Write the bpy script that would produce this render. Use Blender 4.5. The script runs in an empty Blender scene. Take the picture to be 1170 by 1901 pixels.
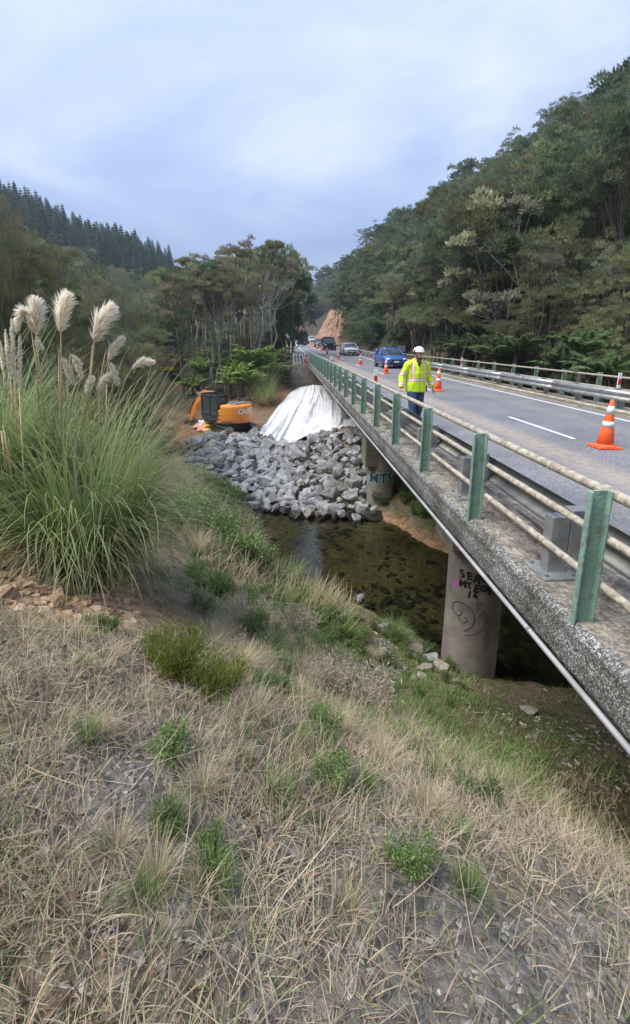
import bpy, bmesh, math, random
import numpy as np
from mathutils import Vector, Matrix, noise as mnoise
random.seed(7)
rng = np.random.default_rng(7)
PI = math.pi
S = bpy.context.scene
COL = S.collection

# ------------------------------------------------------------------ camera
FPX, PCX, PCY, EYE = 880.0, 585.0, 857.5, 1.95
PITCH = math.atan(223 / 880.0)
YAW = math.atan(50 / (880 * math.cos(PITCH) + 223 * math.sin(PITCH)))
cF = np.array([math.sin(YAW) * math.cos(PITCH), math.cos(YAW) * math.cos(PITCH), -math.sin(PITCH)])
cR = np.array([math.cos(YAW), -math.sin(YAW), 0.0])
cU = np.cross(cR, cF)
cC = np.array([0, 0, EYE])
cam_data = bpy.data.cameras.new('camera')
cam = bpy.data.objects.new('camera', cam_data)
COL.objects.link(cam)
cam.matrix_world = Matrix(((cR[0], cU[0], -cF[0], cC[0]), (cR[1], cU[1], -cF[1], cC[1]), (cR[2], cU[2], -cF[2], cC[2]), (0, 0, 0, 1)))
cam_data.sensor_width = 36
cam_data.lens = FPX / 1901 * 36
cam_data.shift_y = -93 / 1901
cam_data.clip_start = 0.05
cam_data.clip_end = 3000
S.camera = cam

# ------------------------------------------------------------------ world, sun, exposure
SUN_EL, SUN_AZ = math.radians(58), math.radians(-105)     # azimuth from +Y towards +X
world = bpy.data.worlds.new('World')
S.world = world
world.use_nodes = True
wn, wl = world.node_tree.nodes, world.node_tree.links
wn.clear()
w_out = wn.new('ShaderNodeOutputWorld')
w_bg = wn.new('ShaderNodeBackground')
w_sky = wn.new('ShaderNodeTexSky')
w_sky.sky_type = 'NISHITA'
w_sky.sun_disc = False
w_sky.sun_elevation = SUN_EL
w_sky.sun_rotation = SUN_AZ
w_sky.air_density = 1.5
w_sky.dust_density = 2.5
w_tc = wn.new('ShaderNodeTexCoord')
w_sep = wn.new('ShaderNodeSeparateXYZ')
wl.new(w_tc.outputs['Generated'], w_sep.inputs[0])
# project the view direction on a flat cloud layer
w_mx = wn.new('ShaderNodeMath'); w_mx.operation = 'MAXIMUM'; w_mx.inputs[1].default_value = 0.0
wl.new(w_sep.outputs['Z'], w_mx.inputs[0])
w_ad = wn.new('ShaderNodeMath'); w_ad.operation = 'ADD'; w_ad.inputs[1].default_value = 0.16
wl.new(w_mx.outputs[0], w_ad.inputs[0])
w_dv = wn.new('ShaderNodeVectorMath'); w_dv.operation = 'DIVIDE'
w_cmb = wn.new('ShaderNodeCombineXYZ')
for k in range(3):
    wl.new(w_ad.outputs[0], w_cmb.inputs[k])
wl.new(w_tc.outputs['Generated'], w_dv.inputs[0]); wl.new(w_cmb.outputs[0], w_dv.inputs[1])
w_n1 = wn.new('ShaderNodeTexNoise'); w_n1.inputs['Scale'].default_value = 0.75; w_n1.inputs['Detail'].default_value = 7
w_n1.inputs['Roughness'].default_value = 0.55; w_n1.inputs['Distortion'].default_value = 0.4
wl.new(w_dv.outputs[0], w_n1.inputs['Vector'])
w_rp = wn.new('ShaderNodeValToRGB')
e = w_rp.color_ramp.elements
e[0].position = 0.34; e[0].color = (0.118, 0.165, 0.29, 1)
e[1].position = 0.70; e[1].color = (0.29, 0.325, 0.41, 1)
m_ = w_rp.color_ramp.elements.new(0.52); m_.color = (0.17, 0.218, 0.34, 1)
wl.new(w_n1.outputs['Fac'], w_rp.inputs[0])
# overcast sky: brighter towards the zenith, a smooth rise all round
w_g = wn.new('ShaderNodeMapRange'); w_g.inputs[1].default_value = 0.0; w_g.inputs[2].default_value = 1.0
w_g.inputs[3].default_value = 0.60; w_g.inputs[4].default_value = 1.10
wl.new(w_mx.outputs[0], w_g.inputs[0])
w_ml = wn.new('ShaderNodeVectorMath'); w_ml.operation = 'SCALE'
wl.new(w_rp.outputs[0], w_ml.inputs[0]); wl.new(w_g.outputs[0], w_ml.inputs['Scale'])
w_s2 = wn.new('ShaderNodeVectorMath'); w_s2.operation = 'SCALE'; w_s2.inputs['Scale'].default_value = 0.08
wl.new(w_sky.outputs[0], w_s2.inputs[0])
w_mix = wn.new('ShaderNodeMix'); w_mix.data_type = 'RGBA'; w_mix.inputs[0].default_value = 0.9
wl.new(w_s2.outputs[0], w_mix.inputs[6]); wl.new(w_ml.outputs[0], w_mix.inputs[7])
wl.new(w_mix.outputs[2], w_bg.inputs[0])
w_bg.inputs[1].default_value = 1.0
wl.new(w_bg.outputs[0], w_out.inputs[0])

sun_d = bpy.data.lights.new('sun', 'SUN')
sun_d.energy = 1.5
sun_d.angle = math.radians(35)
sun_d.color = (1.0, 0.96, 0.9)
sun = bpy.data.objects.new('sun', sun_d)
COL.objects.link(sun)
sdir = Vector((math.sin(SUN_AZ) * math.cos(SUN_EL), math.cos(SUN_AZ) * math.cos(SUN_EL), math.sin(SUN_EL)))
sun.rotation_euler = (-sdir).to_track_quat('-Z', 'Y').to_euler()
sun.location = (0, 0, 60)
S.view_settings.view_transform = 'Standard'
S.view_settings.look = 'None'
S.view_settings.gamma = 1
S.view_settings.exposure = 1.85
S.view_settings.use_curve_mapping = False

# ------------------------------------------------------------------ helpers
def ray(x, y):
    d = cF * FPX + cR * (x - PCX) - cU * (y - PCY)
    return d / math.hypot(d[0], d[1])
def at_r(x, y, r): return cC + ray(x, y) * r              # a point of the photograph at a horizontal distance
def at_z(x, y, z):
    d = ray(x, y); return cC + d * (z - EYE) / d[2]       # ... at a height
def pix(P):
    v = np.asarray(P, float) - cC
    a = v @ cF
    return PCX + FPX * (v @ cR) / a, PCY - FPX * (v @ cU) / a

def tag(o, label=None, cat=None, group=None, kind=None):
    if label: o['label'] = label
    if cat: o['category'] = cat
    if group: o['group'] = group
    if kind: o['kind'] = kind
    return o
def thing(name, label, cat, loc=(0, 0, 0), rz=0.0, group=None, scale=1.0):
    o = bpy.data.objects.new(name, None); COL.objects.link(o)
    o.location = [float(v) for v in loc]; o.rotation_euler = (0, 0, rz)
    o.scale = (scale,) * 3 if not hasattr(scale, '__len__') else scale
    o.empty_display_size = 0.1
    return tag(o, label, cat, group)
def link(name, me, mats=None, parent=None, smooth=None, **kw):
    if mats is not None and not me.materials:
        for m in (mats if isinstance(mats, (list, tuple)) else [mats]): me.materials.append(m)
    o = bpy.data.objects.new(name, me); COL.objects.link(o)
    if parent: o.parent = parent
    tag(o, **kw)
    return o
def copy_tree(o, parent=None):
    c = o.copy(); COL.objects.link(c)
    if parent: c.parent = parent
    for ch in o.children: copy_tree(ch, c)
    return c
def fast_mesh(name, V, F, cols=None, smooth=False):
    """V (n,3), F (m,k) arrays with one k; cols (n,3) -> point colour attribute 'tint'."""
    V = np.asarray(V, np.float32); F = np.asarray(F, np.int32)
    me = bpy.data.meshes.new(name)
    me.vertices.add(len(V)); me.vertices.foreach_set('co', V.ravel())
    k = F.shape[1]
    me.loops.add(F.size); me.loops.foreach_set('vertex_index', F.ravel())
    me.polygons.add(len(F))
    me.polygons.foreach_set('loop_start', np.arange(0, F.size, k, dtype=np.int32))
    me.polygons.foreach_set('loop_total', np.full(len(F), k, np.int32))
    if cols is not None:
        a = me.color_attributes.new('tint', 'FLOAT_COLOR', 'POINT')
        c4 = np.ones((len(V), 4), np.float32); c4[:, :3] = cols
        a.data.foreach_set('color', c4.ravel())
    me.update(calc_edges=True)
    me.polygons.foreach_set('use_smooth', np.full(len(F), smooth))
    return me

class MB:
    """collects primitives; material index per face"""
    def __init__(s): s.v = []; s.f = []; s.m = []; s.mi = 0; s.sm = []; s.smooth = False; s.X = Matrix()
    def add(s, vs, fs):
        b = len(s.v)
        s.v += [tuple(s.X @ Vector(v)) for v in vs]
        for f in fs:
            s.f.append([b + i for i in f]); s.m.append(s.mi); s.sm.append(s.smooth)
        return s
    def box(s, c, d, rz=0, rx=0, ry=0, taper=1.0):
        M = Matrix.Translation(c) @ Matrix.Rotation(rz, 4, 'Z') @ Matrix.Rotation(ry, 4, 'Y') @ Matrix.Rotation(rx, 4, 'X')
        vs = []
        for z in (-.5, .5):
            t = taper if z > 0 else 1.0
            for x, y in ((-.5, -.5), (.5, -.5), (.5, .5), (-.5, .5)):
                vs.append(M @ Vector((x * d[0] * t, y * d[1] * t, z * d[2])))
        return s.add(vs, [(3, 2, 1, 0), (4, 5, 6, 7), (0, 1, 5, 4), (1, 2, 6, 5), (2, 3, 7, 6), (3, 0, 4, 7)])
    def tube(s, pts, rad, n=8, cap=True):
        pts = [Vector(p) for p in pts]
        if not hasattr(rad, '__len__'): rad = [rad] * len(pts)
        vs = []; fs = []; up = None
        for i, p in enumerate(pts):
            t = (pts[min(i + 1, len(pts) - 1)] - pts[max(i - 1, 0)])
            if t.length < 1e-9: t = Vector((0, 0, 1))
            t.normalize()
            if up is None: up = t.orthogonal().normalized()
            else:
                up = up - t * up.dot(t)
                up = up.normalized() if up.length > 1e-6 else t.orthogonal().normalized()
            w = t.cross(up)
            for k in range(n):
                a = 2 * PI * k / n
                vs.append(p + (up * math.cos(a) + w * math.sin(a)) * rad[i])
        for i in range(len(pts) - 1):
            for k in range(n):
                a, b = i * n + k, i * n + (k + 1) % n
                fs.append((a, b, b + n, a + n))
        if cap:
            fs.append(tuple(range(n - 1, -1, -1))); fs.append(tuple(range((len(pts) - 1) * n, len(pts) * n)))
        return s.add(vs, fs)
    def lathe(s, prof, n=16, c=(0, 0, 0), sc=(1, 1)):
        vs = []; fs = []
        for r, z in prof:
            for k in range(n):
                a = 2 * PI * k / n
                vs.append((c[0] + r * math.cos(a) * sc[0], c[1] + r * math.sin(a) * sc[1], c[2] + z))
        for i in range(len(prof) - 1):
            for k in range(n):
                a, b = i * n + k, i * n + (k + 1) % n
                fs.append((a, b, b + n, a + n))
        fs.append(tuple(range(n - 1, -1, -1))); fs.append(tuple(range((len(prof) - 1) * n, len(prof) * n)))
        return s.add(vs, fs)
    def ell(s, c, r, n=12, m=8, rz=0, rx=0, ry=0):
        M = Matrix.Translation(c) @ Matrix.Rotation(rz, 4, 'Z') @ Matrix.Rotation(ry, 4, 'Y') @ Matrix.Rotation(rx, 4, 'X')
        vs = [M @ Vector((0, 0, -r[2]))]; fs = []
        for j in range(1, m):
            t = -PI / 2 + PI * j / m
            for k in range(n):
                a = 2 * PI * k / n
                vs.append(M @ Vector((r[0] * math.cos(t) * math.cos(a), r[1] * math.cos(t) * math.sin(a), r[2] * math.sin(t))))
        vs.append(M @ Vector((0, 0, r[2])))
        for k in range(n): fs.append((0, 1 + (k + 1) % n, 1 + k))
        for j in range(m - 2):
            for k in range(n):
                a, b = 1 + j * n + k, 1 + j * n + (k + 1) % n
                fs.append((a, b, b + n, a + n))
        e_ = len(vs) - 1; b0 = 1 + (m - 2) * n
        for k in range(n): fs.append((e_, b0 + k, b0 + (k + 1) % n))
        return s.add(vs, fs)
    def prism(s, poly, a, b, axis='X'):
        """polygon of (u,v) extruded from a to b along an axis; X:(y,z) Y:(x,z) Z:(x,y)"""
        def P(u, v, w): return {'X': (w, u, v), 'Y': (u, w, v), 'Z': (u, v, w)}[axis]
        n = len(poly)
        vs = [P(u, v, a) for u, v in poly] + [P(u, v, b) for u, v in poly]
        return s.add(vs, [tuple(range(n - 1, -1, -1)), tuple(range(n, 2 * n))] + [(i, (i + 1) % n, n + (i + 1) % n, n + i) for i in range(n)])
    def loft(s, rows, closed=False, caps=False):
        n = len(rows[0]); vs = [p for r in rows for p in r]; fs = []
        for i in range(len(rows) - 1):
            for k in range(n if closed else n - 1):
                a, b = i * n + k, i * n + (k + 1) % n
                fs.append((a, b, b + n, a + n))
        if caps: fs.append(tuple(range(n - 1, -1, -1))); fs.append(tuple(range((len(rows) - 1) * n, len(rows) * n)))
        return s.add(vs, fs)
    def mesh(s, name, fix=True, bevel=0):
        me = bpy.data.meshes.new(name); me.from_pydata(s.v, [], s.f)
        me.polygons.foreach_set('material_index', s.m); me.polygons.foreach_set('use_smooth', s.sm)
        if fix or bevel:
            bm = bmesh.new(); bm.from_mesh(me)
            if bevel:
                bmesh.ops.bevel(bm, geom=bm.edges[:], offset=bevel, segments=1, affect='EDGES', clamp_overlap=True)
            bmesh.ops.recalc_face_normals(bm, faces=bm.faces)
            bm.to_mesh(me); bm.free()
        me.update()
        return me
    def build(s, name, mats, parent=None, bevel=0, fix=True, **kw):
        return link(name, s.mesh(name, fix, bevel), mats, parent, **kw)

def smooth01(t): t = np.clip(t, 0, 1); return t * t * (3 - 2 * t)
_tab = np.random.default_rng(3).random((256, 256))
def vnoise(x, y):
    x = np.asarray(x, float); y = np.asarray(y, float)
    xi = np.floor(x).astype(int); yi = np.floor(y).astype(int)
    fx = x - xi; fy = y - yi; fx = fx * fx * (3 - 2 * fx); fy = fy * fy * (3 - 2 * fy)
    g = lambda i, j: _tab[i % 256, j % 256]
    return (g(xi, yi) * (1 - fx) + g(xi + 1, yi) * fx) * (1 - fy) + (g(xi, yi + 1) * (1 - fx) + g(xi + 1, yi + 1) * fx) * fy
def fbm(x, y, o=4):
    s = 0; a = .5
    for k in range(o): s = s + a * vnoise(x * 2 ** k + 17.3 * k, y * 2 ** k + 9.1 * k); a *= .5
    return s                                              # 0 .. ~0.94

# ------------------------------------------------------------------ materials
def nodes(m):
    m.use_nodes = True; nt = m.node_tree; nt.nodes.clear()
    out = nt.nodes.new('ShaderNodeOutputMaterial'); b = nt.nodes.new('ShaderNodeBsdfPrincipled')
    nt.links.new(b.outputs[0], out.inputs[0])
    return nt, b, out
def N(nt, t, **kw):
    n = nt.nodes.new(t)
    for k, v in kw.items():
        if k.startswith('i_'):
            n.inputs[k[2:].replace('_', ' ')].default_value = v
        else: setattr(n, k, v)
    return n
def ramp(nt, stops):
    r = nt.nodes.new('ShaderNodeValToRGB'); el = r.color_ramp.elements
    while len(el) < len(stops): el.new(0.5)
    for q, (p, c) in zip(el, stops):
        q.position = p; q.color = (*c, 1) if len(c) == 3 else c
    return r
def mixc(nt, fac, a, b, mode='MIX'):
    m = nt.nodes.new('ShaderNodeMix'); m.data_type = 'RGBA'; m.blend_type = mode
    for sock, v in ((0, fac), (6, a), (7, b)):
        if hasattr(v, 'is_linked'): nt.links.new(v, m.inputs[sock])
        elif isinstance(v, tuple): m.inputs[sock].default_value = (*v, 1)
        else: m.inputs[sock].default_value = v
    return m.outputs[2]
def mat(name, c1, c2=None, rough=0.7, metal=0.0, scale=6.0, detail=4, bump=0.0, bscale=None, spec=0.4, lo=.35, hi=.65, rnd=0.0,
        coat=0.0, c3=None, c3scale=1.5, c3lo=.55, c3hi=.7, trans=0.0, emit=None, coords='Object', sub=0.0):
    m = bpy.data.materials.new(name); nt, b, out = nodes(m); L = nt.links
    b.inputs['Roughness'].default_value = rough; b.inputs['Metallic'].default_value = metal
    b.inputs['Specular IOR Level'].default_value = spec; b.inputs['Coat Weight'].default_value = coat
    tc = N(nt, 'ShaderNodeTexCoord')
    col = None
    vec = tc.outputs[coords]
    if c2 is not None:
        n = N(nt, 'ShaderNodeTexNoise', i_Scale=scale, i_Detail=detail, i_Roughness=0.62); L.new(vec, n.inputs['Vector'])
        r = ramp(nt, [(lo, c1), (hi, c2)]); L.new(n.outputs['Fac'], r.inputs[0]); col = r.outputs[0]
        if c3 is not None:
            n3 = N(nt, 'ShaderNodeTexNoise', i_Scale=c3scale, i_Detail=6.0, i_Roughness=0.7); L.new(vec, n3.inputs['Vector'])
            r3 = ramp(nt, [(c3lo, (0, 0, 0)), (c3hi, (1, 1, 1))]); L.new(n3.outputs['Fac'], r3.inputs[0])
            col = mixc(nt, r3.outputs[0], col, c3)
    if rnd:
        oi = N(nt, 'ShaderNodeObjectInfo'); mr = N(nt, 'ShaderNodeMapRange'); L.new(oi.outputs['Random'], mr.inputs[0])
        mr.inputs[3].default_value = 1 - rnd; mr.inputs[4].default_value = 1 + rnd
        sc = N(nt, 'ShaderNodeVectorMath', operation='SCALE')
        if col is None:
            sc.inputs[0].default_value = c1
        else: L.new(col, sc.inputs[0])
        L.new(mr.outputs[0], sc.inputs['Scale']); col = sc.outputs[0]
    if col is not None: L.new(col, b.inputs['Base Color'])
    else: b.inputs['Base Color'].default_value = (*c1, 1)
    if bump:
        nb = N(nt, 'ShaderNodeTexNoise', i_Scale=bscale or scale * 4, i_Detail=5.0); L.new(vec, nb.inputs['Vector'])
        bp = N(nt, 'ShaderNodeBump', i_Strength=min(1, bump), i_Distance=0.02); L.new(nb.outputs['Fac'], bp.inputs['Height'])
        L.new(bp.outputs[0], b.inputs['Normal'])
    if trans: b.inputs['Transmission Weight'].default_value = trans
    if emit: b.inputs['Emission Color'].default_value = (*emit[0], 1); b.inputs['Emission Strength'].default_value = emit[1]
    return m
def tint_mat(name, rough=0.6, trans=0.25, rnd=0.15, spec=0.3):
    """material for leaves and blades: own colour comes from the point attribute 'tint'"""
    m = bpy.data.materials.new(name); nt, b, out = nodes(m); L = nt.links
    b.inputs['Roughness'].default_value = rough; b.inputs['Specular IOR Level'].default_value = spec
    a = N(nt, 'ShaderNodeAttribute', attribute_name='tint')
    oi = N(nt, 'ShaderNodeObjectInfo'); mr = N(nt, 'ShaderNodeMapRange'); L.new(oi.outputs['Random'], mr.inputs[0])
    mr.inputs[3].default_value = 1 - rnd; mr.inputs[4].default_value = 1 + rnd
    sc = N(nt, 'ShaderNodeVectorMath', operation='SCALE'); L.new(a.outputs['Color'], sc.inputs[0]); L.new(mr.outputs[0], sc.inputs['Scale'])
    L.new(sc.outputs[0], b.inputs['Base Color'])
    if trans:
        t = N(nt, 'ShaderNodeBsdfTranslucent'); L.new(sc.outputs[0], t.inputs[0])
        ms = N(nt, 'ShaderNodeMixShader'); ms.inputs[0].default_value = trans
        L.new(b.outputs[0], ms.inputs[1]); L.new(t.outputs[0], ms.inputs[2]); L.new(ms.outputs[0], out.inputs[0])
    return m

M = {}
M['leaf'] = tint_mat('foliage', 0.7, 0.42, rnd=.28)
M['blade'] = tint_mat('grass_blades', 0.6, 0.3, rnd=0.03)
M['plume'] = tint_mat('plume_hair', 0.9, 0.6, rnd=0.05, spec=0.1)
M['flat'] = tint_mat('tinted_stone', 0.9, 0.0, rnd=0.02)
M['bark'] = mat('pale_bark', (.27, .245, .21), (.55, .52, .47), 0.9, scale=9, bump=.6, rnd=.25)
M['bark_dark'] = mat('dark_bark', (.07, .05, .038), (.17, .135, .105), 0.9, scale=7, bump=.6, rnd=.25)
M['conc'] = mat('weathered_concrete', (.15, .135, .105), (.33, .30, .25), 0.88, scale=2.2, detail=9, bump=.5, bscale=40, c3=(.10, .085, .06), c3scale=1.1)
M['conc_pale'] = mat('pale_concrete', (.33, .32, .29), (.45, .44, .40), 0.85, scale=3, bump=.3, bscale=40)
M['pier'] = mat('pier_concrete', (.15, .13, .115), (.31, .275, .24), 0.85, scale=1.3, detail=9, bump=.35, bscale=30, c3=(.36, .22, .13), c3scale=.9, c3lo=.6, c3hi=.8)
M['galv'] = mat('galvanised_steel', (.24, .25, .245), (.42, .43, .42), 0.5, 0.55, scale=5, detail=8, bump=.1, c3=(.22, .17, .11), c3lo=.58, c3hi=.78)
M['galv_dull'] = mat('dirty_rail_steel', (.16, .165, .155), (.30, .31, .29), 0.55, 0.4, scale=2.5, detail=8, c3=(.20, .16, .11), c3lo=.5, c3hi=.75)
M['green'] = mat('chipped_green_paint', (.16, .285, .225), (.26, .41, .33), 0.55, scale=4, detail=9, bump=.35, bscale=30, c3=(.20, .22, .17), c3scale=13, c3lo=.535, c3hi=.60)
M['railpaint'] = mat('lichened_cream_pipe', (.24, .205, .16), (.50, .445, .36), 0.85, scale=16, detail=9, bump=.5, bscale=60, lo=.36, hi=.62)
M['white'] = mat('white_paint', (.72, .72, .70), (.8, .8, .78), 0.6, scale=8)
M['dirty_white'] = mat('weathered_white_paint', (.45, .43, .38), (.68, .67, .62), 0.7, scale=9)
M['red'] = mat('red_reflective', (.55, .03, .03), rough=.4)
M['orange'] = mat('cone_orange', (.80, .115, .03), (.90, .16, .045), 0.5, scale=5, rnd=.08)
M['black'] = mat('black_plastic', (.02, .02, .021), rough=.5)
M['rubber'] = mat('tyre_rubber', (.022, .022, .022), (.05, .047, .042), .85, scale=12)
M['glass'] = mat('dark_car_glass', (.03, .036, .04), rough=.06, spec=.9)
M['chrome'] = mat('bright_trim', (.6, .6, .6), rough=.2, metal=1)
M['lamp'] = mat('headlamp_lens', (.7, .72, .74), rough=.12, spec=.8)
M['rock'] = mat('grey_rock', (.13, .132, .136), (.36, .36, .355), .85, scale=3.5, detail=9, bump=1, bscale=9, rnd=.35, c3=(.52, .51, .49), c3scale=6, c3lo=.6, c3hi=.68)
M['rock_brown'] = mat('brown_rock', (.17, .145, .115), (.34, .30, .25), .9, scale=3.5, detail=9, bump=1, bscale=9, rnd=.25)
M['rock_wet'] = mat('wet_dark_stone', (.012, .014, .012), (.05, .048, .036), .45, scale=4, bump=.5, rnd=.3)
M['clay'] = mat('orange_clay', (.34, .20, .11), (.58, .42, .28), .95, scale=6, detail=8, bump=1, bscale=20)
M['tarp'] = mat('white_geotextile', (.46, .46, .475), (.64, .64, .655), .7, scale=.8, detail=8, bump=.8, bscale=4, c3=(.40, .36, .32), c3scale=.9, c3lo=.62, c3hi=.8)

def aggregate_mat():
    m = bpy.data.materials.new('exposed_aggregate'); nt, b, out = nodes(m); L = nt.links
    tc = N(nt, 'ShaderNodeTexCoord')
    v = N(nt, 'ShaderNodeTexVoronoi', i_Scale=88.0); L.new(tc.outputs['Object'], v.inputs['Vector'])
    sp = N(nt, 'ShaderNodeSeparateXYZ'); L.new(v.outputs['Color'], sp.inputs[0])
    r = ramp(nt, [(.0, (.05, .05, .047)), (.35, (.11, .11, .105)), (.65, (.20, .195, .185)), (.95, (.46, .45, .43))]); L.new(sp.outputs[0], r.inputs[0])
    n = N(nt, 'ShaderNodeTexNoise', i_Scale=2.0, i_Detail=8.0); L.new(tc.outputs['Object'], n.inputs['Vector'])
    r2 = ramp(nt, [(.38, (.55, .53, .48)), (.62, (1.1, 1.1, 1.1))]); L.new(n.outputs['Fac'], r2.inputs[0])
    L.new(mixc(nt, 1.0, r.outputs[0], r2.outputs[0], 'MULTIPLY'), b.inputs['Base Color'])
    bp = N(nt, 'ShaderNodeBump', i_Strength=.9, i_Distance=.006, invert=True); L.new(v.outputs['Distance'], bp.inputs['Height']); L.new(bp.outputs[0], b.inputs['Normal'])
    b.inputs['Roughness'].default_value = .8
    return m
M['agg'] = aggregate_mat()

def path_mat():
    m = bpy.data.materials.new('muddy_kerb_concrete'); nt, b, out = nodes(m); L = nt.links
    tc = N(nt, 'ShaderNodeTexCoord')
    n = N(nt, 'ShaderNodeTexNoise', i_Scale=3.0, i_Detail=9.0, i_Roughness=.65); L.new(tc.outputs['Object'], n.inputs['Vector'])
    r = ramp(nt, [(.34, (.19, .155, .115)), (.62, (.36, .32, .265))]); L.new(n.outputs['Fac'], r.inputs[0])
    v = N(nt, 'ShaderNodeTexNoise', i_Scale=4.2, i_Detail=5.0, i_Distortion=1.2); L.new(tc.outputs['Object'], v.inputs['Vector'])
    rv = ramp(nt, [(.60, (0, 0, 0)), (.66, (1, 1, 1))]); L.new(v.outputs['Fac'], rv.inputs[0])
    c = mixc(nt, rv.outputs[0], r.outputs[0], (.13, .095, .065))
    f = N(nt, 'ShaderNodeTexNoise', i_Scale=160.0, i_Detail=3.0); L.new(tc.outputs['Object'], f.inputs['Vector'])
    rf = ramp(nt, [(.35, (.7, .7, .7)), (.7, (1.2, 1.2, 1.2))]); L.new(f.outputs['Fac'], rf.inputs[0])
    L.new(mixc(nt, 1.0, c, rf.outputs[0], 'MULTIPLY'), b.inputs['Base Color'])
    bp = N(nt, 'ShaderNodeBump', i_Strength=.6, i_Distance=.01); L.new(f.outputs['Fac'], bp.inputs['Height']); L.new(bp.outputs[0], b.inputs['Normal'])
    b.inputs['Roughness'].default_value = .9
    return m
M['path'] = path_mat()

def road_mat():
    """chipseal: grey chips, tan dried mud tracked along the left wheel path"""
    m = bpy.data.materials.new('chipseal'); nt, b, out = nodes(m); L = nt.links
    tc = N(nt, 'ShaderNodeTexCoord')
    v = N(nt, 'ShaderNodeTexVoronoi', i_Scale=70.0); L.new(tc.outputs['Object'], v.inputs['Vector'])
    sp = N(nt, 'ShaderNodeSeparateXYZ'); L.new(v.outputs['Color'], sp.inputs[0])
    r = ramp(nt, [(.0, (.10, .10, .108)), (.6, (.165, .165, .178)), (.95, (.29, .29, .30))]); L.new(sp.outputs[0], r.inputs[0])
    n = N(nt, 'ShaderNodeTexNoise', i_Scale=.7, i_Detail=8.0); L.new(tc.outputs['Object'], n.inputs['Vector'])
    r2 = ramp(nt, [(.35, (.82, .82, .83)), (.65, (1.15, 1.14, 1.12))]); L.new(n.outputs['Fac'], r2.inputs[0])
    c = mixc(nt, 1.0, r.outputs[0], r2.outputs[0], 'MULTIPLY')
    ps = N(nt, 'ShaderNodeSeparateXYZ'); L.new(tc.outputs['Object'], ps.inputs[0])
    total = None
    for cx_, w_, k_ in ((4.85, .62, 1.0), (4.1, .4, .25), (3.05, .25, .6), (7.5, .5, .22)):
        s1 = N(nt, 'ShaderNodeMath', operation='SUBTRACT'); s1.inputs[1].default_value = cx_; L.new(ps.outputs[0], s1.inputs[0])
        ab = N(nt, 'ShaderNodeMath', operation='ABSOLUTE'); L.new(s1.outputs[0], ab.inputs[0])
        mr = N(nt, 'ShaderNodeMapRange', interpolation_type='SMOOTHSTEP'); mr.inputs[1].default_value = 0; mr.inputs[2].default_value = w_; mr.inputs[3].default_value = k_; mr.inputs[4].default_value = 0
        L.new(ab.outputs[0], mr.inputs[0])
        if total is None: total = mr.outputs[0]
        else:
            a = N(nt, 'ShaderNodeMath', operation='ADD'); L.new(total, a.inputs[0]); L.new(mr.outputs[0], a.inputs[1]); total = a.outputs[0]
    n2 = N(nt, 'ShaderNodeTexNoise', i_Scale=6.0, i_Detail=10.0, i_Roughness=.72); L.new(tc.outputs['Object'], n2.inputs['Vector'])
    r3 = ramp(nt, [(.33, (0, 0, 0)), (.60, (1, 1, 1))]); L.new(n2.outputs['Fac'], r3.inputs[0])
    mm = N(nt, 'ShaderNodeMath', operation='MULTIPLY'); L.new(total, mm.inputs[0]); L.new(r3.outputs[0], mm.inputs[1])
    c = mixc(nt, mm.outputs[0], c, (.36, .30, .225))
    L.new(c, b.inputs['Base Color'])
    bp = N(nt, 'ShaderNodeBump', i_Strength=.5, i_Distance=.004); L.new(v.outputs['Distance'], bp.inputs['Height']); L.new(bp.outputs[0], b.inputs['Normal'])
    b.inputs['Roughness'].default_value = .75
    return m
M['road'] = road_mat()
M['paint'] = mat('worn_road_paint', (.62, .62, .60), (.78, .78, .76), .6, scale=9, detail=8, c3=(.22, .22, .22), c3scale=14, c3lo=.62, c3hi=.7)

def ground_mat():
    """soil; the point attribute 'tint' says which earth lies where, noise gives the grain"""
    m = bpy.data.materials.new('earth'); nt, b, out = nodes(m); L = nt.links
    tc = N(nt, 'ShaderNodeTexCoord')
    a = N(nt, 'ShaderNodeAttribute', attribute_name='tint')
    n1 = N(nt, 'ShaderNodeTexNoise', i_Scale=5.0, i_Detail=10.0, i_Roughness=.7); L.new(tc.outputs['Object'], n1.inputs['Vector'])
    r1 = ramp(nt, [(.33, (.5, .5, .5)), (.5, (1, 1, 1)), (.68, (1.5, 1.45, 1.4))]); L.new(n1.outputs['Fac'], r1.inputs[0])
    c = mixc(nt, 1.0, a.outputs['Color'], r1.outputs[0], 'MULTIPLY')
    v = N(nt, 'ShaderNodeTexVoronoi', i_Scale=38.0); L.new(tc.outputs['Object'], v.inputs['Vector'])
    sp = N(nt, 'ShaderNodeSeparateXYZ'); L.new(v.outputs['Color'], sp.inputs[0])
    r2 = ramp(nt, [(.0, (.7, .7, .7)), (.9, (1.35, 1.33, 1.3))]); L.new(sp.outputs[0], r2.inputs[0])
    c = mixc(nt, 1.0, c, r2.outputs[0], 'MULTIPLY')
    L.new(c, b.inputs['Base Color']); b.inputs['Roughness'].default_value = .95; b.inputs['Specular IOR Level'].default_value = .2
    ad = N(nt, 'ShaderNodeMath', operation='ADD'); L.new(n1.outputs['Fac'], ad.inputs[0]); 
    mv = N(nt, 'ShaderNodeMath', operation='MULTIPLY'); mv.inputs[1].default_value = -.25; L.new(v.outputs['Distance'], mv.inputs[0]); L.new(mv.outputs[0], ad.inputs[1])
    bp = N(nt, 'ShaderNodeBump', i_Strength=1.0, i_Distance=.06); L.new(ad.outputs[0], bp.inputs['Height']); L.new(bp.outputs[0], b.inputs['Normal'])
    return m
M['ground'] = ground_mat()

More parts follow.
